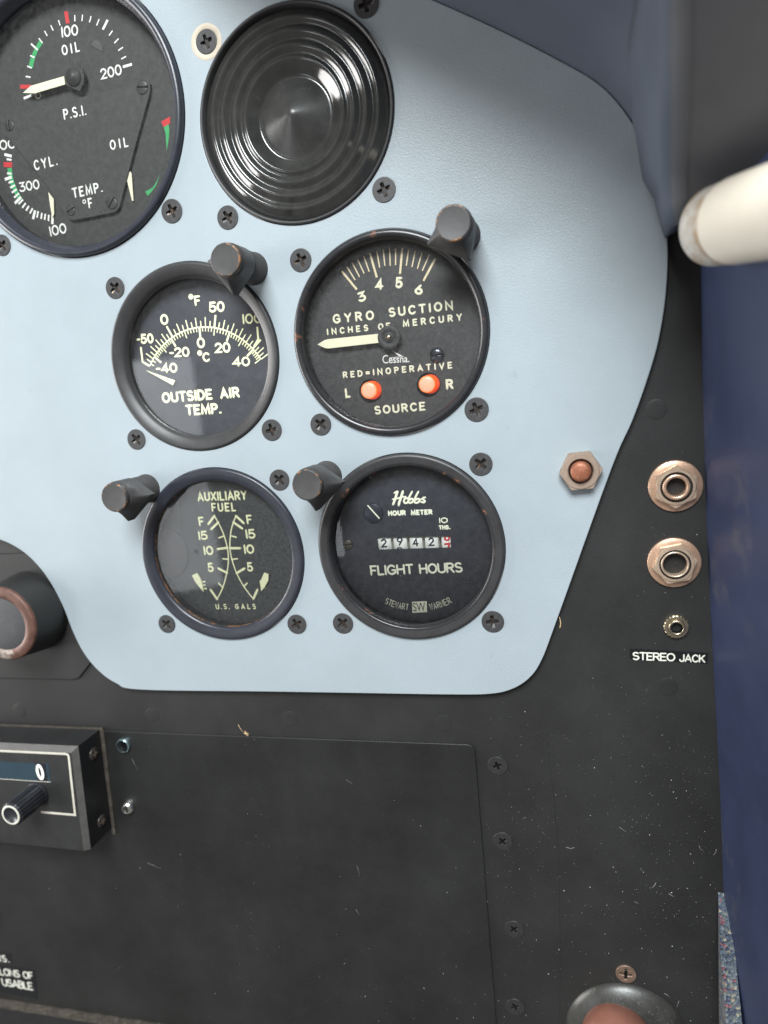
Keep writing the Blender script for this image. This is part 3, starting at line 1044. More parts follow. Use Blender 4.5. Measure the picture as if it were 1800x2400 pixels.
mb.prism([un(f(*p), wp) for p in [(800, 1082), (850, 1078), (920, 1092), (985, 1122), (1040, 1170), (1090, 1225), (1240, 1218), (1420, 1205), (1420, 1420), (1200, 1800), (800, 1850), (400, 1600), (240, 1290), (430, 1300), (600, 1230), (720, 1150)]], wD + 0.01, wD + 0.03)
mb.build('pointer_mask', mat('dial_mask', (0.027, 0.030, 0.038), 0.5, var=0.15, vscale=200), d)
mb = MB((0, 0, 0))
mb.prism([un(f(*p), wp + 0.6) for p in [(368, 1148), (612, 1233), (596, 1273)]], wp + 0.2, wp + 0.6)
mb.build('pointer', CREAMY, g)
pane(g, c, 24.3, -3.0, GLASS)

# ---- suction gauge
f = crop(660, 460, 520 / 1659)
c = GYRO
g = gauge('suction_gauge', 'round gyro suction gauge with cream pointer and two orange source indicators', c,
          [(28.7, -9), (28.7, 0.6), (28.45, 1.1), (27.9, 1.45), (27.2, 1.5), (26.7, 1.2), (26.3, 0.7), (26.0, -0.5), (25.9, -2.4), (26.4, -2.4), (26.4, -9)],
          [BEZEL, BEZELW], [0, 1, 1, 1, 1, 1, 0, 0, 0, 0])
wD = -5.0
d = dial_disc(g, c, 28.6, wD, DIALK)
L = wD + 0.05
kk = 520 / 1659
mb = MB()
gx = lambda t, x0, y0, x1, y1, h, th=.19, k=.95: stext(mb, t, f(x0, y0), f(x1, y1), h * kk, L, th, k)
gx('3', 580, 797, 638, 778, 78)
gx('4', 702, 703, 762, 700, 84)
gx('5', 850, 690, 906, 688, 86)
gx('6', 990, 732, 1050, 742, 82)
gx('GYRO', 385, 955, 694, 924, 72, .18, 1.0)
gx('SUCTION', 803, 906, 1284, 850, 72, .18, 1.0)
gx('INCHES', 340, 1040, 650, 1008, 50, .19)
gx('OF', 722, 1002, 815, 993, 50, .19)
gx('MERCURY', 908, 980, 1352, 930, 54, .19)
gx('RED=INOPERATIVE', 460, 1362, 1278, 1288, 50, .19)
gx('L', 478, 1510, 518, 1506, 74, .19)
gx('R', 1230, 1447, 1288, 1442, 78, .2)
gx('SOURCE', 697, 1634, 1078, 1602, 66, .18, 1.0)
mark(mb, 'lettering', CREAM, d, c)
mb = MB()
for a, b_ in [((450, 560), (562, 697)), ((660, 425), (712, 607)), ((903, 388), (885, 580)), ((1150, 465), (1060, 633))]:
    line(mb, f, a, b_, 0.62, L)
for a, b_ in [((488, 527), (550, 627)), ((527, 497), (583, 603)), ((567, 470), (617, 577)), ((613, 445), (655, 563)), ((712, 410), (733, 533)), ((760, 397), (772, 520)),
              ((808, 390), (812, 520)), ((853, 390), (852, 515)), ((950, 397), (932, 520)), ((1000, 405), (975, 528)), ((1050, 420), (1015, 543)), ((1105, 437), (1052, 557))]:
    line(mb, f, a, b_, 0.36, L + 0.01)
mark(mb, 'scale_marks', TAN, d, c)
# maker's emblem: serif word with a thin wing over it
mb = MB()
ftext(mb, 'C', f(757, 1252), f(800, 1248), 62 * kk, L, 0.0)
ftext(mb, 'essna.', f(803, 1249), f(956, 1241), 38 * kk, L + .004, 0.012)
poly(mb, f, [(806, 1207), (915, 1196), (915, 1200), (806, 1211)], L + .008)
poly(mb, f, [(818, 1149), (906, 1194), (880, 1197)], L + .012)
mark(mb, 'emblem', WHITE, d, c)
wp = wD + 2.2
mb = MB((*c, 0))
mb.prism([un(f(*p), wp) for p in [(268, 1109), (318, 1077), (345, 1069), (725, 1028), (730, 1095), (350, 1138), (322, 1134)]], wp - 0.35, wp)
pt = mb.build('pointer', CREAM, g)
hc = un(f(803, 1055), wp)
mb = MB((*c, 0))
mb.lathe([(3.3, wp - 0.6), (3.35, wp + 0.25), (3.2, wp + 0.4), (1.75, wp + 0.4), (1.7, wp + 0.15), (1.45, wp + 0.15), (1.4, wp + 0.5), (0.85, wp + 0.5)], hc, 48, mis=[0] * 7)
mb.lathe([(0.85, wp + 0.2), (0.8, wp + 0.75), (0.4, wp + 0.95), (0.001, wp + 1.0)], hc, 24, mis=[1, 1, 1])
mb.lathe([(2.9, wD + 0.05), (2.9, wp - 0.6), (0.01, wp - 0.6)], hc, 40, mis=[2, 2])
mb.build('hub', [DIALK, BRASS, mat('hub_brass_dark', (0.30, 0.25, 0.14), 0.4, metal=0.5, var=0.2)], pt)
slot_screw(d, 'slotted_screw', un(f(1163, 1188), L), 2.05, wD, 3, c, mat('blued_screw', (0.09, 0.10, 0.125), 0.2, metal=0.8, var=0.2, vscale=400), 1.1)
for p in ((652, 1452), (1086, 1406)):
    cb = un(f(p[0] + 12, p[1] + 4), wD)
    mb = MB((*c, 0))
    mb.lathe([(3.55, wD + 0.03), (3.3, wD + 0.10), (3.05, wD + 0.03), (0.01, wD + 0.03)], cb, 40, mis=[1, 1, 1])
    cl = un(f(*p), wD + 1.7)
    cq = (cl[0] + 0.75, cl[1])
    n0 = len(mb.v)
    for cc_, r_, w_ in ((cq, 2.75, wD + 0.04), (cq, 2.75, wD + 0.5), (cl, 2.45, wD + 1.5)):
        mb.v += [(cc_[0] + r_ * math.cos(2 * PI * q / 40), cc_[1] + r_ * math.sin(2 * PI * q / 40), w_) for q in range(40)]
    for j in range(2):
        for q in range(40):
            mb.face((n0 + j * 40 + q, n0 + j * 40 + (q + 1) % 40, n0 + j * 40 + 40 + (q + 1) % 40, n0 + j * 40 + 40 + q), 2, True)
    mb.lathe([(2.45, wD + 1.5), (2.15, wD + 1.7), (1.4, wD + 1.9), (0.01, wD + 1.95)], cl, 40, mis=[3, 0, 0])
    mb.build('source_indicator', [LENS, HOLE, LENSR, mat('orange_lens_edge', (0.95, 0.26, 0.06), 0.3, emis=(1.0, 0.22, 0.04), estr=0.5)], g)  # emissive edge adds to the glow put into the indicator
pane(g, c, 26.1, -1.6, GLASSD)

# ---- auxiliary fuel gauge
f = crop(220, 1060, 500 / 1659)
kk = 500 / 1659
c = FUEL
g = gauge('fuel_gauge', 'round auxiliary fuel gauge with two curved yellow scales back to back', c,
          [(28.5, -9), (28.5, 0.5), (28.2, 0.9), (27.7, 1.0), (25.2, 0.55), (24.7, 0.3), (24.4, -0.4), (24.2, -1.6), (24.7, -1.6), (24.7, -9)],
          [mat('bezel_blue_black', (0.023, 0.024, 0.034), 0.34, var=0.2, vscale=200, bump=0.1, bscale=2500), LAMPW], [0, 0, 0, 0, 0, 0, 1, 0, 0])
wD = -5.0
d = dial_disc(g, c, 28.4, wD, mat('dial_green_black', (0.032, 0.036, 0.037), 0.55, var=0.06, vscale=120))
L = wD + 0.05
mb = MB()
ux = lambda t, x0, y0, x1, y1, h, th=.16, k=.8: stext(mb, t, f(x0, y0), f(x1, y1), h * kk, L, th, k)
ux('AUXILIARY', 808, 383, 1194, 371, 74)
ux('FUEL', 918, 464, 1108, 460, 70)
ux('F', 820, 576, 863, 573, 74)
ux('15', 816, 684, 889, 681, 72)
ux('10', 857, 801, 933, 799, 73)
ux('5', 890, 933, 936, 931, 74)
ux('E', 842, 1069, 880, 1066, 68)
ux('F', 1192, 561, 1236, 558, 74)
ux('15', 1184, 675, 1260, 671, 76)
ux('10', 1170, 792, 1251, 789, 74)
ux('5', 1197, 930, 1242, 927, 74)
ux('E', 1300, 1063, 1340, 1060, 66)
ux('U.S.', 950, 1222, 1058, 1221, 42, .16)
ux('GALS', 1100, 1221, 1262, 1220, 42, .16)
mark(mb, 'lettering', CREAMY, d, c)
mb = MB()
for pl in ([(937, 493), (1000, 615), (1036, 735), (1046, 840), (1033, 940), (1003, 1050), (958, 1142)], [(1105, 493), (1069, 600), (1057, 735), (1076, 842), (1111, 940), (1165, 1042), (1240, 1141)]):
    mb.ribbon(smooth_poly([un(f(*p), L) for p in pl], 6, closed=False), 0.42, L)
thick = [((937, 495), (890, 558)), ((968, 545), (912, 598)), ((1038, 743), (962, 753)), ((1035, 938), (967, 903)), ((958, 1142), (908, 1070)),
         ((1105, 495), (1165, 551)), ((1085, 545), (1153, 592)), ((1060, 746), (1138, 746)), ((1110, 940), (1172, 903)), ((1240, 1140), (1271, 1070))]
thin = [((1012, 650), (972, 666)), ((1043, 832), (1002, 828)), ((1003, 1053), (970, 1018)), ((1068, 650), (1108, 661)), ((1072, 833), (1118, 828)), ((1165, 1045), (1192, 1018))]
for a, b_ in thick:
    line(mb, f, a, b_, 0.78, L + 0.012, True)
for a, b_ in thin:
    line(mb, f, a, b_, 0.48, L + 0.012, True)
mark(mb, 'scale_marks', CREAMY, d, c)
mb = MB((*c, 0))
pc = un(f(560, 790), wD + .3)
mb.lathe([(8.6, wD + 0.02), (8.5, wD + 0.5), (8.1, wD + 0.62), (0.01, wD + 0.62)], pc, 64)
mb.box(*[un(f(662, 630), wD)[0], un(f(690, 630), wD)[0], un(f(680, 630), wD)[1], un(f(650, 390), wD)[1], wD + 0.02, wD + 0.3])
mb.build('inner_disc', mat('inner_disc', (0.042, 0.042, 0.045), 0.5, var=0.15, vscale=200), d)
mb = MB((*c, 0))
mb.disc(un(f(797, 778), L), 1.0, wD + 0.04, 24)
mb.build('pin_hole', HOLE, d)
wp = wD + 1.0
for pl in ([(762, 958), (802, 939), (832, 992), (846, 1040), (852, 1087), (786, 1005)], [(1324, 936), (1358, 950), (1356, 998), (1330, 1045), (1300, 1082), (1297, 1000)]):
    mb = MB((*c, 0))
    mb.prism([un(f(*p), wp) for p in pl], wp - 0.4, wp)
    mb.build('pointer', CREAMY, g)
pane(g, c, 24.4, -1.2, GLASSD)

# ---- hour meter
f = crop(670, 1040, 530 / 1659)
kk = 530 / 1659
c = HOBBS
g = gauge('hour_meter', 'round flight hour meter with a row of counter digits behind domed glass', c,
          [(28.6, -9), (28.6, 0.6), (28.2, 1.1), (27.6, 1.25), (25.9, 0.6), (25.3, 0.7), (25.0, 0.4), (24.6, -0.8), (24.4, -2.4), (24.9, -2.4), (24.9, -9)],
          [BEZEL, BEZELW], [0, 0, 0, 0, 1, 1, 1, 0, 0, 0])
wD = -5.0
dm = MB((*c, 0))
win = [un(f(*p), wD) for p in [(668, 690), (1207, 676), (1212, 764), (678, 781)]]
V, F = curve_mesh([circle(c, 28.4), win], wD - 1.0, wD)
dm.add(V, F)
d = dm.build('dial', mat('dial_ink_black', (0.024, 0.025, 0.032), 0.5, var=0.12, vscale=200), g)
L = wD + 0.05
mb = MB()
stext(mb, 'HOUR', f(751, 531), f(882, 526), 40 * kk, L, .24, .85)
stext(mb, 'METER', f(917, 526), f(1077, 520), 40 * kk, L, .24, .85)
stext(mb, '10', f(1124, 584), f(1190, 582), 42 * kk, L, .17, 1.25)
stext(mb, 'THS.', f(1122, 632), f(1209, 629), 34 * kk, L, .24, .8)
stext(mb, 'FLIGHT', f(622, 969), f(940, 957), 76 * kk, L, 0.15, 1.05)
stext(mb, 'HOURS', f(980, 957), f(1300, 945), 76 * kk, L, 0.15, 1.05)
# script word on top, drawn as brush strokes
sc = lambda pts, t=0.62: mb.ribbon(smooth_poly([un(f(*p), L) for p in pts], 5, closed=False), t * .82, L + LIFT[0]) or LIFT.__setitem__(0, (LIFT[0] + .005) % .04)
sc([(818, 352), (808, 385), (795, 425), (787, 443)], 0.95)
sc([(858, 350), (846, 390), (832, 430), (828, 450)], 0.95)
sc([(783, 408), (815, 402), (850, 392), (880, 388)], 0.6)
sc([(795, 362), (810, 352), (822, 354)], 0.6)
for ox in (0, 40, 86):
    if ox == 0:
        sc([(890, 398), (872, 405), (866, 425), (878, 436), (895, 428), (900, 408), (888, 398)], 0.75)
        sc([(898, 410), (912, 412), (920, 405)], 0.55)
    else:
        sc([(872 + ox + 14, 352), (866 + ox, 390), (862 + ox - 4, 425), (872 + ox, 434), (890 + ox, 425), (893 + ox, 408), (880 + ox, 404), (866 + ox, 412)], 0.75)
sc([(985, 412), (998, 404)], 0.55)
sc([(1022, 394), (1006, 398), (1008, 410), (1020, 420), (1012, 430), (990, 426)], 0.7)
# maker's name on a curve along the bottom with a boxed monogram
for word, path in (('STEWART', [(722, 1168), (775, 1192), (835, 1210), (902, 1221)]), ('WARNER', [(1058, 1219), (1110, 1208), (1165, 1190), (1222, 1163)])):
    pp = np.array(smooth_poly([un(f(*p), L) for p in path], 10, closed=False))
    ds = np.r_[0, np.cumsum(np.linalg.norm(np.diff(pp, axis=0), axis=1))]
    n = len(word)
    H = 1.9
    cw = ds[-1] / n
    for i, ch in enumerate(word):
        s_a, s_b = i * cw + .14 * cw, (i + 1) * cw - .20 * cw
        a_ = np.array([np.interp(s_a, ds, pp[:, 0]), np.interp(s_a, ds, pp[:, 1])])
        b_ = np.array([np.interp(s_b, ds, pp[:, 0]), np.interp(s_b, ds, pp[:, 1])])
        X = b_ - a_
        Y = np.array([-X[1], X[0]]) / np.linalg.norm(X) * H
        gw = max(GL[ch][0], .3)
        for st in GL[ch][1]:
            mb.ribbon([tuple(a_ + X * (x / gw) + Y * y) for x, y in st], 0.21, L + LIFT[0])
            LIFT[0] = (LIFT[0] + .004) % .04
poly(mb, f, [(925, 1160), (1033, 1154), (1036, 1235), (928, 1241)], L)
mark(mb, 'lettering', CREAM, d, c)
mb = MB()
ftext(mb, 'SW', f(936, 1230), f(1027, 1226), 62 * kk, L + 0.03, 0.0)
mark(mb, 'monogram', mat('dial_ink_black', (0.024, 0.025, 0.032)), d, c)
# counter drums
for i, (x0, x1) in enumerate([(674, 771), (791, 887), (909, 1001), (1022, 1118), (1143, 1209)]):
    mb = MB((*c, 0))
    wq = wD - 0.6
    q0 = un(f(x0, 735), wq)
    q1 = un(f(x1, 720), wq)
    cy = (q0[1] + q1[1]) / 2
    R = 5.2
    seg = 40
    n0 = len(mb.v)
    for x in (q0[0], q1[0]):
        for k in range(seg):
            t = 2 * PI * k / seg
            mb.v.append((x, cy + R * math.sin(t), wq - R + R * math.cos(t)))
    for k in range(seg):
        k2 = (k + 1) % seg
        mb.face((n0 + k, n0 + k2, n0 + seg + k2, n0 + seg + k), 0, True)
    mb.face([n0 + k for k in range(seg)])
    mb.face([n0 + seg + k for k in range(seg)])
    dr = mb.build('counter_drum', DRUM, g)
    lw = wq + 0.04
    mb = MB()
    if i < 4:
        ds_ = '2942'[i]
        xm = (x0 + x1) / 2
        yb = [762, 748, 755, 752][i]
        stext(mb, ds_, f(xm - 22, yb), f(xm + 22, yb - 2), 64 * kk, lw, .15)
        if i == 1:
            for st in [arc(0, 0, 1, 1, 20, 160, 6)]:
                mb.ribbon([tuple(np.array(un(f(835, 790), lw)) + np.array([x * 1.0, y * 1.3])) for x, y in st], 0.3, lw - 0.05)
        mark(mb, 'digit', DIGIT, dr, c)
    else:
        mb.ribbon([un(f(*p), lw) for p in [(1168, 684), (1166, 700), (1178, 708), (1192, 706), (1198, 694), (1196, 682)]], 0.55, lw)
        mb.ribbon([un(f(*p), lw) for p in [(1166, 736), (1200, 733), (1190, 766)]], 0.6, lw)
        mark(mb, 'digit', RED, dr, c)
mb = MB((*c, 0))
mb.box(win[0][0] - 2, win[1][0] + 2, win[3][1] - 3, win[1][1] + 3, wD - 8, wD - 6.5)
mb.build('counter_well', mat('counter_brown', (0.10, 0.075, 0.05), 0.6, var=0.2, vscale=300), d)
mb = MB((*c, 0))
q = un(f(643, 510), L)
mb.lathe([(3.1, wD + 0.02), (3.05, wD + 0.45), (2.85, wD + 0.55), (0.01, wD + 0.55)], q, 40)
rot_ = mb.build('rotor', mat('rotor_blue_black', (0.014, 0.017, 0.026), 0.35, var=0.1), d)
mb = MB()
line(mb, f, (600, 453), (685, 547), 0.42, wD + 0.6, True)
mark(mb, 'rotor_stripe', CREAM, rot_, c)
slot_screw(d, 'slotted_screw', un(f(457, 740), L), 1.5, wD, 4, c, mat('dull_brass_screw', (0.10, 0.085, 0.06), 0.4, metal=0.5, var=0.2), 0.5)
pane(g, c, 24.7, -1.8, GLASSH, dome=1.6)

# ---- ribbed gloss cover (blanking plug)
c = CONE
g = thing('ribbed_cover', 'glossy black round cover pressed in concentric rings with a cone in its middle', 'cover', (c[0], c[1], 0))
mb = MB((*c, 0))
mb.lathe([(28.7, -4), (28.7, 0.5), (28.4, 0.75), (28.0, 0.7), (27.7, 0.2), (27.4, -1.2)], c, 120)
mb.build('rim', BEZEL, g)
mb = MB((*c, 0))
pr = [(27.6, -1.6), (27.3, -1.0), (26.1, -0.12), (24.9, 0.75), (24.5, 0.87), (24.1, 0.75), (23.3, 0.2), (23.0, 0.13), (22.7, 0.25), (21.5, 1.05), (21.1, 1.14), (20.7, 1.0), (19.6, 0.28), (19.3, 0.2), (19.0, 0.3),
      (17.9, 1.0), (17.5, 1.09), (17.1, 0.95), (16.1, 0.25), (15.8, 0.2), (15.5, 0.28), (14.9, 0.6), (14.6, 0.65), (14.2, 0.5), (12.8, -0.5), (11.4, -1.5), (10.9, -1.7), (10.5, -1.68)]
pcone = [(10.5, -1.68), (10.1, -1.55), (7.0, -0.2), (4.0, 1.1), (1.4, 2.2), (0.6, 2.45), (0.001, 2.5)]
tt = np.linspace(0, len(pr) - 1, (len(pr) - 1) * 3 + 1)
prs = smooth_poly(pr, 3, closed=False)
mb.lathe([(max(0.001, a), b_) for a, b_ in prs], c, 128)
mb.build('ribbed_disc', GLOSS, g)
mb = MB((*c, 0))
mb.lathe([(max(0.001, a), b_) for a, b_ in smooth_poly(pcone, 3, closed=False)], c, 128)
mb.build('centre_cone', mat('satin_black_plastic', (0.036, 0.036, 0.034), 0.27, var=0.3, vscale=200, bump=0.06, bscale=900), g)

# ---- engine gauge (oil pressure, cylinder and oil temperature)
f = crop(0, 0, 450 / 1659)
kk = 450 / 1659
c = OIL
g = gauge('engine_gauge', 'large round engine gauge with oil pressure, cylinder and oil temperature scales', c,
          [(39.6, -10), (39.6, 0.8), (39.2, 1.5), (38.5, 1.8), (37.7, 1.6), (37.1, 0.6), (36.7, -0.6), (36.2, -1.2), (35.9, -2.6), (36.5, -2.6), (36.5, -10)],
          [mat('bezel_navy_black', (0.026, 0.028, 0.038), 0.32, var=0.15, vscale=200, bump=0.08, bscale=2500)], None, 144)
wD = -6.0
d = dial_disc(g, c, 39.4, wD, DIALG)
L = wD + 0.05
mb = MB()
ox = lambda t, x0, y0, x1, y1, h, w=L, th=.135, k=.8: stext(mb, t, f(x0, y0), f(x1, y1), h * kk, w, th, k)
ox('100', 534, 328, 680, 305, 98)
ox('OIL', 540, 483, 692, 445, 92)
ox('200', 875, 692, 1058, 645, 96)
ox('0', 308, 862, 360, 850, 64)
ox('300', 172, 1663, 347, 1632, 86)
ox('100', 436, 2046, 581, 2012, 92)
ox('600', -70, 1312, 140, 1280, 88)
mark(mb, 'lettering', WHITE, d, c)
mb = MB()
for a, b_, t in [((645, 130), (647, 185), .38), ((713, 127), (708, 183), .38), ((787, 140), (772, 195), .38), ((857, 165), (835, 220), .38), ((930, 172), (888, 255), .75), ((973, 265), (942, 307), .38),
                 ((1025, 333), (988, 372), .38), ((1063, 408), (1022, 437), .38), ((1090, 487), (1048, 510), .38), ((1140, 555), (1062, 578), .75), ((505, 175), (520, 220), .38), ((438, 218), (460, 265), .38),
                 ((385, 268), (408, 310), .38), ((335, 330), (368, 372), .38), ((268, 378), (325, 432), .55), ((262, 480), (298, 497), .42), ((235, 572), (275, 588), .42), ((222, 660), (264, 668), .42), ((205, 850), (270, 825), .75),
                 ((38, 1335), (102, 1350), .85), ((58, 1375), (100, 1382), .6), ((62, 1497), (100, 1502), .6), ((42, 1550), (102, 1530), .9), ((75, 1580), (115, 1565), .6), ((88, 1622), (130, 1600), .6),
                 ((102, 1665), (145, 1635), .6), ((122, 1708), (165, 1670), .6), ((128, 1757), (182, 1703), .9), ((160, 1763), (200, 1725), .6), ((192, 1795), (222, 1755), .6), ((225, 1820), (250, 1780), .6),
                 ((258, 1845), (282, 1800), .6), ((285, 1893), (303, 1818), .9), ((320, 1880), (330, 1825), .6), ((355, 1893), (362, 1840), .6), ((385, 1900), (392, 1848), .6), ((418, 1910), (422, 1855), .6), ((452, 1937), (455, 1855), .9)]:
    line(mb, f, a, b_, t, L + 0.03)
mark(mb, 'scale_marks', WHITE, d, c)
mb = MB()
band = lambda outer, inner, w: [mb.flat([A_[i], A_[i + 1], B_[i + 1], B_[i]], w) for A_, B_ in [(smooth_poly([un(f(*p), w) for p in outer], 6, False), smooth_poly([un(f(*p), w) for p in inner], 6, False))] for i in range(len(A_) - 1)]
band([(247, 578), (262, 510), (292, 435), (340, 348)], [(282, 590), (300, 510), (328, 440), (369, 374)], L)
mark(mb, 'green_arc', GREEN, d, c)
mb = MB()
band([(64, 1452), (72, 1520), (92, 1595), (122, 1665), (160, 1735)], [(102, 1450), (108, 1510), (126, 1580), (155, 1650), (196, 1722)], L)
mark(mb, 'green_arc', GREEN, d, c)
for pl in ([(1415, 1096), (1455, 1073), (1463, 1110), (1462, 1160), (1452, 1240), (1440, 1300), (1434, 1200), (1428, 1140)], [(1255, 1655), (1318, 1622), (1355, 1565), (1386, 1498), (1350, 1600), (1305, 1662), (1275, 1693)]):
    mb = MB()
    poly(mb, f, pl, L)
    mark(mb, 'green_arc', GREEN, d, c)
for pl in ([(172, 732), (268, 732), (268, 766), (175, 766)], [(553, 98), (585, 95), (603, 198), (570, 206)], [(28, 1400), (104, 1400), (104, 1448), (32, 1442)], [(1392, 1050), (1470, 1005), (1470, 1066), (1412, 1098)]):
    mb = MB()
    poly(mb, f, pl, L + 0.015)
    mark(mb, 'red_mark', RED, d, c)
# raised plate over the two temperature movements
wp = wD + 1.2
mb = MB((*c, 0))
out = [(1235, 712), (1270, 703), (1293, 722), (1297, 765), (1285, 830), (1160, 1290), (1030, 1790), (1012, 1818), (985, 1836), (640, 1904), (612, 1900), (588, 1882), (400, 1600), (150, 1290), (20, 1150), (0, 1080), (10, 1020), (60, 990), (600, 862)]
V, F = curve_mesh([[un(f(*p), wp) for p in out]], wD + 0.03, wp, 0.15)
mb.add(V, F)
plt = mb.build('movement_plate', mat('plate_grey', (0.050, 0.050, 0.048), 0.55, var=0.1, vscale=200, bump=0.08, bscale=3000), g)
for px, py, a in ((1230, 755, -10), (82, 1085, 85), (965, 1752, 50), (612, 1815, 22)):
    slot_screw(plt, 'plate_screw', un(f(px, py), wp), 1.85 if px > 700 else 1.6, wp, a, c, mat('plate_screw_grey', (0.050, 0.050, 0.048), 0.4, var=0.15), 0.3)
L2 = wp + 0.04
mb = MB()
ox('P.S.I.', 555, 1038, 750, 995, 94, L2)
ox('OIL', 955, 1300, 1112, 1268, 88, L2)
ox('CYL.', 302, 1477, 502, 1427, 92, L2)
ox('TEMP.', 632, 1716, 892, 1660, 92, L2, .145)
ox('F', 768, 1802, 806, 1795, 90, L2, .145)
mb.ribbon([tuple(np.array(un(f(728, 1742), L2)) + 0.5 * np.array([math.cos(t), math.sin(t)])) for t in np.linspace(0, 2 * PI, 17)], 0.32, L2, closed=True)
mark(mb, 'lettering', WHITE, plt, c)
wp2 = wD + 2.2
mb = MB((*c, 0))
mb.prism([un(f(*p), wp2) for p in [(198, 802), (265, 742), (552, 658), (562, 728), (300, 806)]], wp2 - 0.4, wp2)
pt = mb.build('pressure_pointer', CREAM, g)
mb = MB((*c, 0))
mb.prism([un(f(*p), wp2 + .1) for p in [(556, 655), (600, 605), (660, 542), (705, 590), (726, 650), (722, 720), (690, 788), (630, 762), (562, 728)]], wp2 - 0.7, wp2 + 0.1)
hc = un(f(640, 668), wp2)
mb.lathe([(2.6, wp2), (2.5, wp2 + 0.7), (1.4, wp2 + 0.8), (1.2, wp2 + 1.3), (0.01, wp2 + 1.4)], hc, 32)
mb.lathe([(2.0, wD + 0.05), (2.0, wp2)], hc, 32)
mb.build('hub', mat('hub_grey', (0.045, 0.045, 0.044), 0.5, var=0.2, vscale=400), pt)
for nm, pl in (('cylinder_pointer', [(417, 1660), (463, 1722), (466, 1850), (452, 1882), (432, 1770)]), ('temperature_pointer', [(1112, 1482), (1128, 1484), (1137, 1510), (1153, 1736), (1140, 1734), (1098, 1560), (1101, 1510)])):
    mb = MB((*c, 0))
    w_ = wD + 0.7
    mb.prism([un(f(*p), w_) for p in pl], w_ - 0.3, w_)
    mb.build(nm, CREAM, g)
mb = MB((*c, 0))
mb.prism([un(f(*p), wD + .4) for p in [(778, 385), (808, 345), (850, 350), (885, 392), (882, 440), (832, 416)]], wD + 0.03, wD + 0.15)
mb.build('index_tab', mat('index_tab', (0.075, 0.074, 0.07), 0.6, var=0.2, vscale=900, bump=0.2, bscale=2500), d)
pane(g, c, 36.2, -2.2, GLASS)


# ------------------------------------------------------------------ post lamps
def make_post():
    r = thing('post_lamp', '', 'lamp', (0, 0, 0))
    mb = MB()
    mb.lathe([(4.75, -0.9), (4.75, 0.3), (4.5, 0.5), (4.5, 8.4), (4.1, 8.6), (4.1, 9.0)], (0, 0), 48)
    mb.build('post', LAMPK, r)
    mb = MB()
    mb.lathe([(4.15, 8.6), (4.65, 8.75), (4.65, 9.5), (4.15, 9.65)], (0, 0), 48)
    mb.build('collar', mat('lamp_collar', (0.05, 0.048, 0.046), 0.4, metal=0.3, var=0.3, vscale=700), r)
    # hood: round on top, fanning out to two corners on the side of the gauge (local direction 0 deg)
    seg = 96
    half = math.radians(44)
    D = 8.8

    def fan(a, k):
        a = (a + PI) % (2 * PI) - PI
        R0 = 4.75
        # hull of the circle and the two corner points
        best = R0
        cpts = [(D * math.cos(half), D * math.sin(half)), (D * math.cos(half), -D * math.sin(half))]
        hull = []
        for sgn in (1, -1):
            al = half + math.acos(R0 / D)
            hull.append((R0 * math.cos(sgn * al), R0 * math.sin(sgn * al)))
        segs = [(cpts[0], cpts[1]), (cpts[0], hull[0]), (cpts[1], hull[1])]
        ca, sa = math.cos(a), math.sin(a)
        for (x0, y0), (x1, y1) in segs:
            dx, dy = x1 - x0, y1 - y0
            den = ca * dy - sa * dx
            if abs(den) < 1e-9:
                continue
            t = (x0 * dy - y0 * dx) / den
            s_ = (x0 * sa - y0 * ca) / den
            if t > 0 and -1e-6 <= s_ <= 1 + 1e-6:
                best = max(best, t)
        return R0 + (best - R0) * k

    mb = MB()
    lev = [(1.0, 9.0, 1.0), (1.0, 11.6, 1.0), (1.0, 11.9, .97), (1.0, 13.2, .66), (1.0, 14.5, .34), (1.0, 15.6, .08), (0.99, 16.0, 0.0), (0.93, 16.3, 0.0)]
    n0 = len(mb.v)
    for sc_, w, k in lev:
        for i in range(seg):
            a = 2 * PI * i / seg
            rr = fan(a, k) * sc_
            mb.v.append((rr * math.cos(a), rr * math.sin(a), w))
    for j in range(len(lev) - 1):
        for i in range(seg):
            i2 = (i + 1) % seg
            mb.face((n0 + j * seg + i, n0 + j * seg + i2, n0 + (j + 1) * seg + i2, n0 + (j + 1) * seg + i), 0, j > 2)
    mb.face([n0 + i for i in range(seg)])
    mb.build('hood', LAMPK, r)
    mb = MB()
    mb.lathe([(4.4, 16.2), (4.5, 16.5), (4.5, 17.4), (4.38, 17.75), (4.12, 17.9), (3.95, 17.86), (0.01, 17.86)], (0, 0), 64, mis=[0, 0, 1, 1, 1, 0])
    mb.build('cap', [LAMPK, LAMPW], r)
    return r


post0 = make_post()
for i, (u, v, a, lb) in enumerate([(23.5, 23.6, 214, 'black post lamp with a flared hood leaning over the outside air thermometer'), (86.0, 24.0, 244, 'black post lamp with worn brown rim at the top of the suction gauge'),
                                   (-22.9, -39.5, 311, 'black post lamp with a pointed hood beside the auxiliary fuel gauge'), (39.6, -39.3, 311, 'black post lamp with brass-worn edge beside the hour meter')]):
    if i == 0:
        o = post0
    else:
        o = post0.copy()
        COL.objects.link(o)
        for ch in list(post0.children):
            q = ch.copy()
            COL.objects.link(q)
            q.parent = o
    o.location = W(u, v, 0)
    o.rotation_euler = (0, -math.radians(a), 0)
    tag(o, lb, 'lamp', 'black post lamps over the small gauges')


# ------------------------------------------------------------------ hex nut, jack sockets
def hexr(rot, rin=1.0):
    def fn(a):
        t = (a - math.radians(rot)) % (PI / 3)
        return 1.0 / math.cos(t - PI / 6)
    return fn


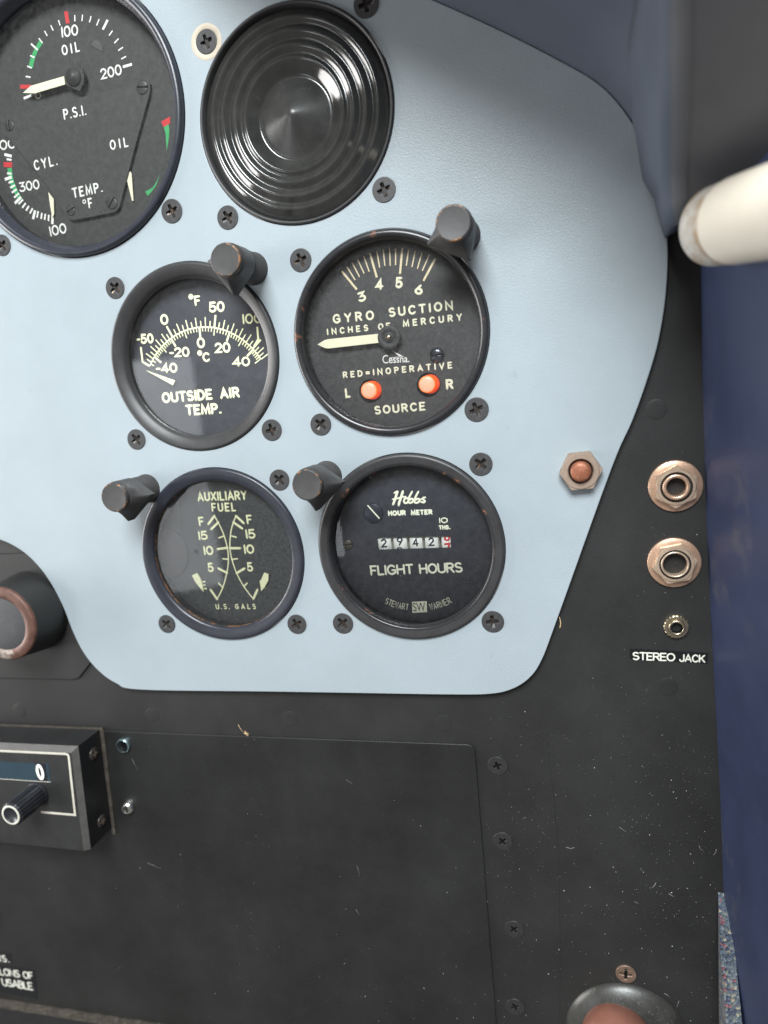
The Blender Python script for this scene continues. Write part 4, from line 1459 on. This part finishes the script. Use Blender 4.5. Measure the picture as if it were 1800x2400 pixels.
bc = un((1361, 1103.5), 2)
g = thing('hex_bolt', 'tan hexagon nut with a copper bolt end near the edge of the gauge plate', 'bolt', (*bc, 0))
mb = MB((*bc, 0))
mb.lathe([(5.05, 0, 1), (5.05, 2.6, 1), (5.0, 3.0, 1), (5.0, 3.0), (4.8, 3.25), (3.55, 3.25), (3.35, 3.0), (3.2, 2.2)], bc, 120, rf=hexr(2), smooth=False)
mb.build('nut', NUTM, g)
mb = MB((*bc, 0))
mb.lathe([(3.1, 0.2), (3.1, 2.2), (2.75, 2.3), (2.75, 4.3), (2.5, 4.75), (1.6, 5.0), (0.01, 5.05)], bc, 48, mis=[1, 1, 0, 0, 0, 0])
mb.build('bolt_end', [RUST, GROOVE], g)

for i, (px, rot, lb, rin, th) in enumerate([((1583.5, 1140), 28, 'copper-washered headphone jack with a thick inner ring, above the other jack', 2.55, 1.0), ((1580.5, 1320), 10, 'copper-washered headphone jack with a wide open bore, above the small jack', 3.15, .55)]):
    jc = un(px, -1.5)
    g = thing('headphone_jack', lb, 'jack socket', (*jc, -2.5), 'copper headphone jack sockets')
    R0 = 7.05
    mb = MB((*jc, -2.5))
    mb.lathe([(R0, -2.5), (R0, -1.85), (R0 - .2, -1.7), (4.0, -1.7)], jc, 72)
    mb.build('washer', COPPER, g)
    mb = MB((*jc, -2.5))
    mb.lathe([(5.15, -1.7, 1), (5.15, -0.35, 1), (5.1, -0.2, 1), (5.1, -0.2), (4.85, 0.15), (4.15, 0.2), (4.0, -0.4)], jc, 120, rf=hexr(rot), smooth=False, mis=[0, 0, 0, 0, 0, 1])
    mb.build('hex_nut', [NICKEL, GROOVE], g)
    mb = MB((*jc, -2.5))
    ro = rin + th
    mb.lathe([(4.1, -0.5), (ro + .15, -0.5), (ro, 0.1), (ro - .1, 0.35), (rin + .12, 0.35), (rin, 0.15), (rin, -2.4), (rin, -9), (0.01, -9)], jc, 64, mis=[2, 2, 0, 0, 0, 0, 1, 1])
    mb.build('sleeve', [COPPER if i == 0 else NICKEL, HOLE, GROOVE], g)
jc = un((1585.6, 1470), -1.5)
g = thing('stereo_jack', 'small brass stereo jack with a knurled ring above the white-lettered label', 'jack socket', (*jc, -2.5))
mb = MB((*jc, -2.5))
mb.lathe([(3.3, -2.5, 1), (3.3, -1.6, 1), (3.1, -1.35), (2.35, -1.3), (2.25, -1.6)], jc, 120, rf=lambda a: 1 + (0.035 if int(a / (2 * PI) * 40) % 2 else -0.02), smooth=False)
mb.build('knurled_ring', BRASS, g)
mb = MB((*jc, -2.5))
mb.lathe([(2.3, -1.7), (2.2, -0.7), (2.05, -0.55), (1.65, -0.55), (1.55, -0.7), (1.55, -8), (0.01, -8)], jc, 48, mis=[0, 0, 0, 0, 1, 1])
mb.build('sleeve', [BRASS, HOLE], g)

# label under the jack
f = crop(1280, 1000, 420 / 1429)
g = thing('jack_label', 'black tape label lettered STEREO JACK in white under the small jack', 'label', (*un(f(980, 1825), -2.4), -2.5))
base = (*un(f(980, 1825), -2.4), -2.5)
mb = MB(base)
V, F = curve_mesh([[un(f(*p), -2.3) for p in [(668, 1852), (1287, 1890), (1292, 1803), (668, 1766)]]], -2.49, -2.3, 0.05, 1)
mb.add(V, F)
tp = mb.build('tape', LABELK, g)
mb = MB()
stext(mb, 'STEREO', f(688, 1861), f(1030, 1873), 66 * .2939, -2.26, 0.14, 1.1)
stext(mb, 'JACK', f(1060, 1876), f(1270, 1884), 64 * .2939, -2.26, 0.14, 1.1)
mb.o = base
flatten_up(mb.build('lettering', LABELT, tp))

# placards at the lower edge
f = crop(0, 2180, 450 / 1659)
kk = 450 / 1659
for i, (quad, words, lb) in enumerate([([(-300, 232), (93, 288), (90, 205), (-300, 165)], [('NS.', (-32, 268), (86, 282), 60)], 'small black tape placard ending in NS above the longer placard'),
                                       ([(-300, 470), (322, 600), (298, 350), (-300, 262)], [('LONS', (2, 388), (176, 412), 62), ('OF', (204, 417), (292, 428), 62), ('USABLE', (22, 480), (290, 522), 66)], 'black tape placard lettered LONS OF USABLE near the bottom strip')]):
    cq = un(f(0, 250 + 200 * i), -1.8)
    g = thing('tape_placard', lb, 'placard', (*cq, -1.85), 'black tape placards')
    mb = MB((*cq, -1.85))
    V, F = curve_mesh([[un(f(*p), -1.7) for p in quad]], -1.84, -1.72, 0.03, 1)
    mb.add(V, F)
    tp = mb.build('tape', LABELK, g)
    mb = MB()
    for t, a, b_, h in words:
        stext(mb, t, f(*a), f(*b_), h * kk, -1.68, 0.125, 1.0)
    mb.o = (*cq, -1.85)
    flatten_up(mb.build('lettering', LABELT, tp))

# ------------------------------------------------------------------ radio receiver
f = crop(0, 1690, 320 / 1659)
kk = 320 / 1659
rb = (-95, -146, -1.85)
g = thing('radio_receiver', 'black boxed radio receiver with cream outlined face, blue display and fluted tuning knob', 'radio', rb)
WF = 12.0
TR, BR = (-57.9, -126.1), (-60.4, -165.9)
TL, BL = (-140, -126.1), (-140, -165.3)
mb = MB(rb)
ins = 0.0
mb.prism([BL, BR, TR, TL], -1.84, WF - 1.3)
mb.build('case', RADIOK, g)
mb = MB(rb)
# grey chamfered frame round the face
o4 = [BL, BR, TR, TL]
i4 = [(BL[0], BL[1] + .6), (BR[0] - 2.0, BR[1] + .02), (TR[0] - 2.2, TR[1] - 2.0), (TL[0], TL[1] - 2.0)]
mb.add([(p[0], p[1], WF - 1.3) for p in o4] + [(p[0], p[1], WF) for p in i4], [(0, 1, 5, 4), (1, 2, 6, 5), (2, 3, 7, 6)])
mb.build('grey_frame', RADIOG, g)
mb = MB(rb)
mb.prism([(BL[0], BL[1] + .62), (BR[0] - 2.02, BR[1] + .04), (TR[0] - 2.22, TR[1] - 2.02), (TL[0], TL[1] - 2.02)], WF - 1.2, WF)
face = mb.build('face', RADIOF, g)
Lw = WF + 0.04
mb = MB()
outer_ = [un(f(*p), Lw) for p in [(-400, 330), (845, 392), (926, 1156), (500, 1112)]]
mb.ribbon([un(f(*p), Lw) for p in [(-400, 340), (0, 362), (800, 400)]], 0.85, Lw, caps=False)
mb.ribbon([un(f(*p), Lw) for p in [(800, 400), (822, 408), (834, 430), (912, 1140)]], 0.85, Lw + .01, caps=False)
mb.ribbon([un(f(*p), Lw) for p in [(926, 1142), (500, 1106)]], 0.85, Lw + .02, caps=False)
mb.ribbon([un(f(*p), Lw) for p in [(615, 742), (-200, 690)]], 0.22, Lw, caps=False)
mb.o = rb
flatten_up(mb.build('cream_outline', mat('radio_cream_line', (0.52, 0.49, 0.42), 0.55, var=0.12, vscale=500), face))
mb = MB(rb)
V, F = curve_mesh([[un(f(*p), Lw) for p in [(-400, 672), (612, 738), (590, 522), (-400, 468)]]], WF + 0.005, WF + 0.05)
mb.add(V, F)
disp = mb.build('display', LCD, g)
mb = MB()
poly(mb, f, [(452, 722), (580, 731), (552, 522), (425, 514)], WF + 0.08)
mb.o = rb
flatten_up(mb.build('digit_plate', mat('display_dark', (0.012, 0.013, 0.018), 0.3, var=0.1), disp))
mb = MB()
stext(mb, '0', f(462, 714), f(552, 716), 190 * kk, WF + 0.11, .14)
mb.o = rb
flatten_up(mb.build('digit', WHITE, disp))
kc = (-77.2, -144.5)
mb = MB(rb)
mb.lathe([(4.3, WF + 0.02), (4.3, WF + 0.8), (3.95, WF + 1.0), (3.95, WF + 1.0, 1), (3.9, WF + 12.2, 1), (3.7, WF + 12.9), (3.55, WF + 13.0)], kc, 160, rf=lambda a: 1 + 0.07 * (1 if (a / (2 * PI) * 20) % 1 < .6 else 0), smooth=False)
kn = mb.build('tuning_knob', KNOBK, g)
mb = MB(rb)
mb.lathe([(3.55, WF + 13.0), (3.5, WF + 13.15), (2.85, WF + 13.15), (2.75, WF + 12.8), (0.01, WF + 12.75)], kc, 64, mis=[0, 0, 1, 1])
mb.build('knob_ring', [mat('knob_ring_cream', (0.55, 0.53, 0.46), 0.45, var=0.1, vscale=400), KNOBK], kn)
# screws on the end of the case
nrm = np.array([1.0, -0.063, 0])
for px in ((1139, 395), (1236, 1212)):
    # find where the sight line meets the end face
    d_ = CR @ np.array([(f(*px)[0] - 900) / FPX, -(f(*px)[1] - 1200) / FPX, -1.0])
    p0 = np.array([TR[0], TR[1], 0])
    nf = np.array([TR[1] - BR[1], -(TR[0] - BR[0]), 0.0])
    nf /= np.linalg.norm(nf)
    t_ = ((p0 - CC) @ nf) / (d_ @ nf)
    q = CC + t_ * d_
    tv = np.array([TR[0] - BR[0], TR[1] - BR[1], 0.0])
    tv /= np.linalg.norm(tv)
    tw = np.array([0, 0, 1.0])
    mb = MB(rb)
    ring = lambda r, h: [tuple(q + nf * h + r * (tv * math.cos(2 * PI * k / 32) + tw * math.sin(2 * PI * k / 32))) for k in range(32)]
    R = 2.3
    pts = ring(R, 0.02) + ring(R * .96, 0.3) + ring(R * .6, 0.55)
    mb.add(pts, [(k, (k + 1) % 32, 32 + (k + 1) % 32, 32 + k) for k in range(32)] + [(32 + k, 32 + (k + 1) % 32, 64 + (k + 1) % 32, 64 + k) for k in range(32)] + [tuple(range(64, 96))], 0, True)
    for (a_, b_) in ((tv, tw), (tw, tv)):
        pp = [tuple(q + nf * 0.58 + a_ * s1_ * 1.25 + b_ * s2_ * .26) for s1_, s2_ in ((1, 1), (1, -1), (-1, -1), (-1, 1))]
        mb.add(pp, [(0, 1, 2, 3)], 1)
        nf = nf * 1.0
    mb.build('case_screw', [mat('case_screw_dark', (0.07, 0.06, 0.055), 0.35, metal=0.5, var=0.2, vscale=600), NICKEL], g)
# mounting flange behind the case
mb = MB(rb)
mb.prism([(-150, -125.6), (-57.0, -125.6), (-56.3, -127.2), (-56.3, -127.2), (-58.9, -168.2), (-60.2, -168.2), (-58.0, -126.6), (-150, -126.5)], -1.84, -1.1)
mb.build('mounting_flange', STRIPM, g)

# two odd fasteners in the cover beside the radio
fc_ = un((288, 1748), -1)
mb = MB((*fc_, -1.85))
mb.lathe([(2.6, -1.84), (2.65, -0.9), (2.45, -0.6), (2.2, -0.55), (2.0, -0.75), (0.7, -0.75), (0.5, -1.2), (0.01, -1.2)], fc_, 40, mis=[1, 1, 1, 0, 0, 2, 2])
o = mb.build('ringed_screw', [LABELK, mat('zinc_rim', (0.36, 0.50, 0.52), 0.25, metal=0.9, var=0.2, vscale=500), HOLE])
tag(o, 'black screw with a bright zinc rim beside the radio, the upper of two fasteners', 'screw')
fc_ = un((298, 1893), -1)
mb = MB((*fc_, -1.85))
mb.lathe([(2.7, -1.84), (2.7, -1.4), (2.4, -0.5), (1.8, 0.1), (1.1, 0.4), (1.0, 0.1), (0.01, 0.1)], fc_, 40, mis=[0, 0, 0, 0, 1, 1])
o = mb.build('dome_screw', [STEEL, GROOVE])
tag(o, 'shiny bare steel dome-head screw beside the radio, under the zinc-rimmed screw', 'screw')

# ------------------------------------------------------------------ worn copper knob on its plate
kb = (-77.8, -81.1)
mb = MB((-80, -90, -2.5))
po = [(-140, -60), (-140, -106.9), (-66, -107.3), (-63.5, -106.6), (-57.0, -100.4), (-54, -96), (-54, -60)]
V, F = curve_mesh([po], -2.49, -1.7, 0.2)
mb.add(V, F)
o = mb.build('backing_plate', BLACKP)
tag(o, 'black backing plate with a clipped corner behind the worn copper-rimmed knob', 'plate')
g = thing('copper_knob', 'fat black push knob with a worn copper rim, cut by the photo edge', 'knob', (*kb, -1.7))
mb = MB((*kb, -1.7))
mb.lathe([(14.6, -1.69), (14.3, 2), (13.6, 7), (12.95, 11.6)], kb, 96)
mb.build('barrel', BLACKP, g)
mb = MB((*kb, -1.7))
mb.lathe([(12.95, 11.6), (12.9, 12.4), (12.5, 12.8), (11.0, 13.1), (9.4, 13.0), (9.2, 12.6)], kb, 96)
mb.build('rim', WORNCU, g)
mb = MB((*kb, -1.7))
mb.lathe([(9.2, 12.6), (9.0, 12.7), (5, 13.0), (0.01, 13.1)], kb, 96)
mb.build('face', KNOBG, g)

# ------------------------------------------------------------------ brown dome knob at the bottom
kb = (119.8, -226.5)
g = thing('rotary_control', 'smooth brown dome knob in a dusty black collar at the bottom of the photo', 'knob', (*kb, -2.5))
mb = MB((*kb, -2.5))
mb.lathe([(18.9, -2.49), (18.7, -1.9), (17.5, -0.7), (15.5, 0.7), (13.2, 1.8), (11.2, 2.3), (9.0, 2.4), (0.01, 2.4)], kb, 96)
mb.build('collar', mat('collar_black', (0.034, 0.033, 0.030), 0.34, var=0.35, vscale=160, bump=0.15, bscale=900, col2=(0.16, 0.15, 0.13), mask=(0.62, 0.80), mscale=700), g)
mb = MB((*kb, -2.5))
mb.lathe([(9.5, -0.8), (10.6, 2), (11.1, 4.5), (10.9, 7), (9.9, 9.5), (8, 11.4), (5.2, 12.7), (2, 13.3), (0.01, 13.4)], (kb[0] - 3.2, kb[1] + 4.2), 72)
mb.build('dome', BROWNK, g)

# ------------------------------------------------------------------ small debris
mb = MB((*un((577, 1720), -1.5), -1.8))
q = un((577, 1722), -1.2)
for k in range(9):
    a = random.uniform(-0.6, 2.6)
    ln = random.uniform(0.6, 1.8)
    mb.tube([(q[0], q[1], -1.4), (q[0] + .5 * ln * math.cos(a), q[1] + .5 * ln * math.sin(a), -1.2), (q[0] + ln * math.cos(a), q[1] + ln * math.sin(a) * .8, -1.3)], lambda t: 0.16 * (1 - .7 * t), 6)
mb.tube([(q[0], q[1], -1.3), (q[0] - 1.6, q[1] + 1.6, -1.2), (q[0] - 2.6, q[1] + 3.6, -1.3)], 0.07, 6)
o = mb.build('straw_fleck', STRAW)
tag(o, 'tiny tuft of pale straw stuck on the seam above the black cover', 'straw')
pf = [un((1311 + a, 1446 + b_), -2.2) for a, b_ in [(0, 0), (2, 8), (3, 16), (1, 26)]]
mb = MB((*pf[0], -2.4))
mb.tube([(p[0], p[1], -2.15) for p in smooth_poly(pf, 4, False)], 0.16, 6)
o = mb.build('straw_thread', STRAW)
tag(o, 'short curved straw thread at the slanting edge of the gauge plate', 'straw')

mb = MB((40, -150, -2.4))


def speck(u, v, w, r):
    n0 = len(mb.v)
    for k in range(4):
        a = random.uniform(0, 2 * PI)
        mb.v.append((u + r * random.uniform(.5, 1) * math.cos(a + k * PI / 2), v + r * random.uniform(.5, 1) * math.sin(a + k * PI / 2), w))
    mb.v.append((u, v, w + r * .8))
    for k in range(4):
        mb.face((n0 + k, n0 + (k + 1) % 4, n0 + 4))


def fibre(u, v, w, ln):
    a = random.uniform(0, 2 * PI)
    b_ = a + random.uniform(-.7, .7)
    p1 = (u + ln * .5 * math.cos(a), v + ln * .5 * math.sin(a), w)
    mb.tube([(u, v, w), p1, (p1[0] + ln * .5 * math.cos(b_), p1[1] + ln * .5 * math.sin(b_), w)], random.uniform(.025, .05), 4)


cov = lambda u, v: -1.84 if (u < 77.6 and -249.5 < v < -127.4) else -2.48
CL = [(random.uniform(84, 146), random.uniform(-245, -112), random.uniform(3, 14)) for _ in range(16)] + [(random.uniform(-50, 70), random.uniform(-245, -130), random.uniform(4, 16)) for _ in range(9)]
for k in range(2600):
    t = random.random()
    if t < .14:
        u, v = random.uniform(-120, 147), random.uniform(-250, -112)
    elif t < .40:
        q_ = random.choice(CL)
        u, v = random.gauss(q_[0], q_[2]), random.gauss(q_[1], q_[2])
        if v < -249 or v > -112:
            continue
    elif t < .62:
        u, v = 148 - abs(random.gauss(0, 22)), random.uniform(-250, -120)
    elif t < .85:
        u, v = random.uniform(82, 147), random.uniform(-245, -110)
    else:
        u, v = random.uniform(112, 147), random.uniform(-110, 0)
    if u < 112 and v > -112 or u > 147 or (u < -56 and v > -170):
        continue
    if v > -112 and u < 104 + (v + 100) * .4 + 12:
        continue
    r = min(.30, .04 * math.exp(abs(random.gauss(0, .75))))
    speck(u, v, cov(u, v), r)
    if random.random() < .009:
        fibre(u, v, cov(u, v) + .05, random.uniform(.8, 3))
for (gc, gr, w, n) in ((GYRO, 25, -1.58, 170), (FUEL, 23.5, -1.18, 110), (HOBBS, 23, 0.0, 26), (OIL, 35, -2.18, 70), (CONE, 0, 0, 0)):
    for k in range(n):
        a, r_ = random.uniform(0, 2 * PI), gr * math.sqrt(random.random())
        ww = w if gc != HOBBS else -1.8 + 1.6 * (1 - (r_ / 24.7) ** 2) + .02
        speck(gc[0] + r_ * math.cos(a), gc[1] + r_ * math.sin(a), ww, random.uniform(.05, .13))
for k in range(60):
    u, v = random.uniform(-100, -60), random.uniform(-165, -127)
    speck(u, v, WF + .03, random.uniform(.05, .12))
for k in range(5):
    u, v = random.uniform(-60, 140), random.uniform(-245, -125)
    a = random.gauss(-.7, .5)
    ln = random.uniform(2, 6)
    w_ = cov(u, v) + .02
    mb.tube([(u, v, w_), (u + ln * math.cos(a), v + ln * math.sin(a), w_)], .022, 4)
for k in range(120):
    a = random.uniform(.2, 2.4)
    r_ = random.uniform(12.5, 18.3)
    w_ = float(np.interp(r_, [13.2, 15.5, 17.5, 18.7], [1.8, .7, -.7, -1.9])) + .03
    speck(119.8 + r_ * math.cos(a), -226.5 + r_ * math.sin(a), w_, random.uniform(.05, .16))
o = mb.build('dust', DUST)
tag(o, 'pale dust specks and short fibres scattered over the black panels and glasses', 'dust', kind='stuff')

S.render.engine = 'CYCLES'
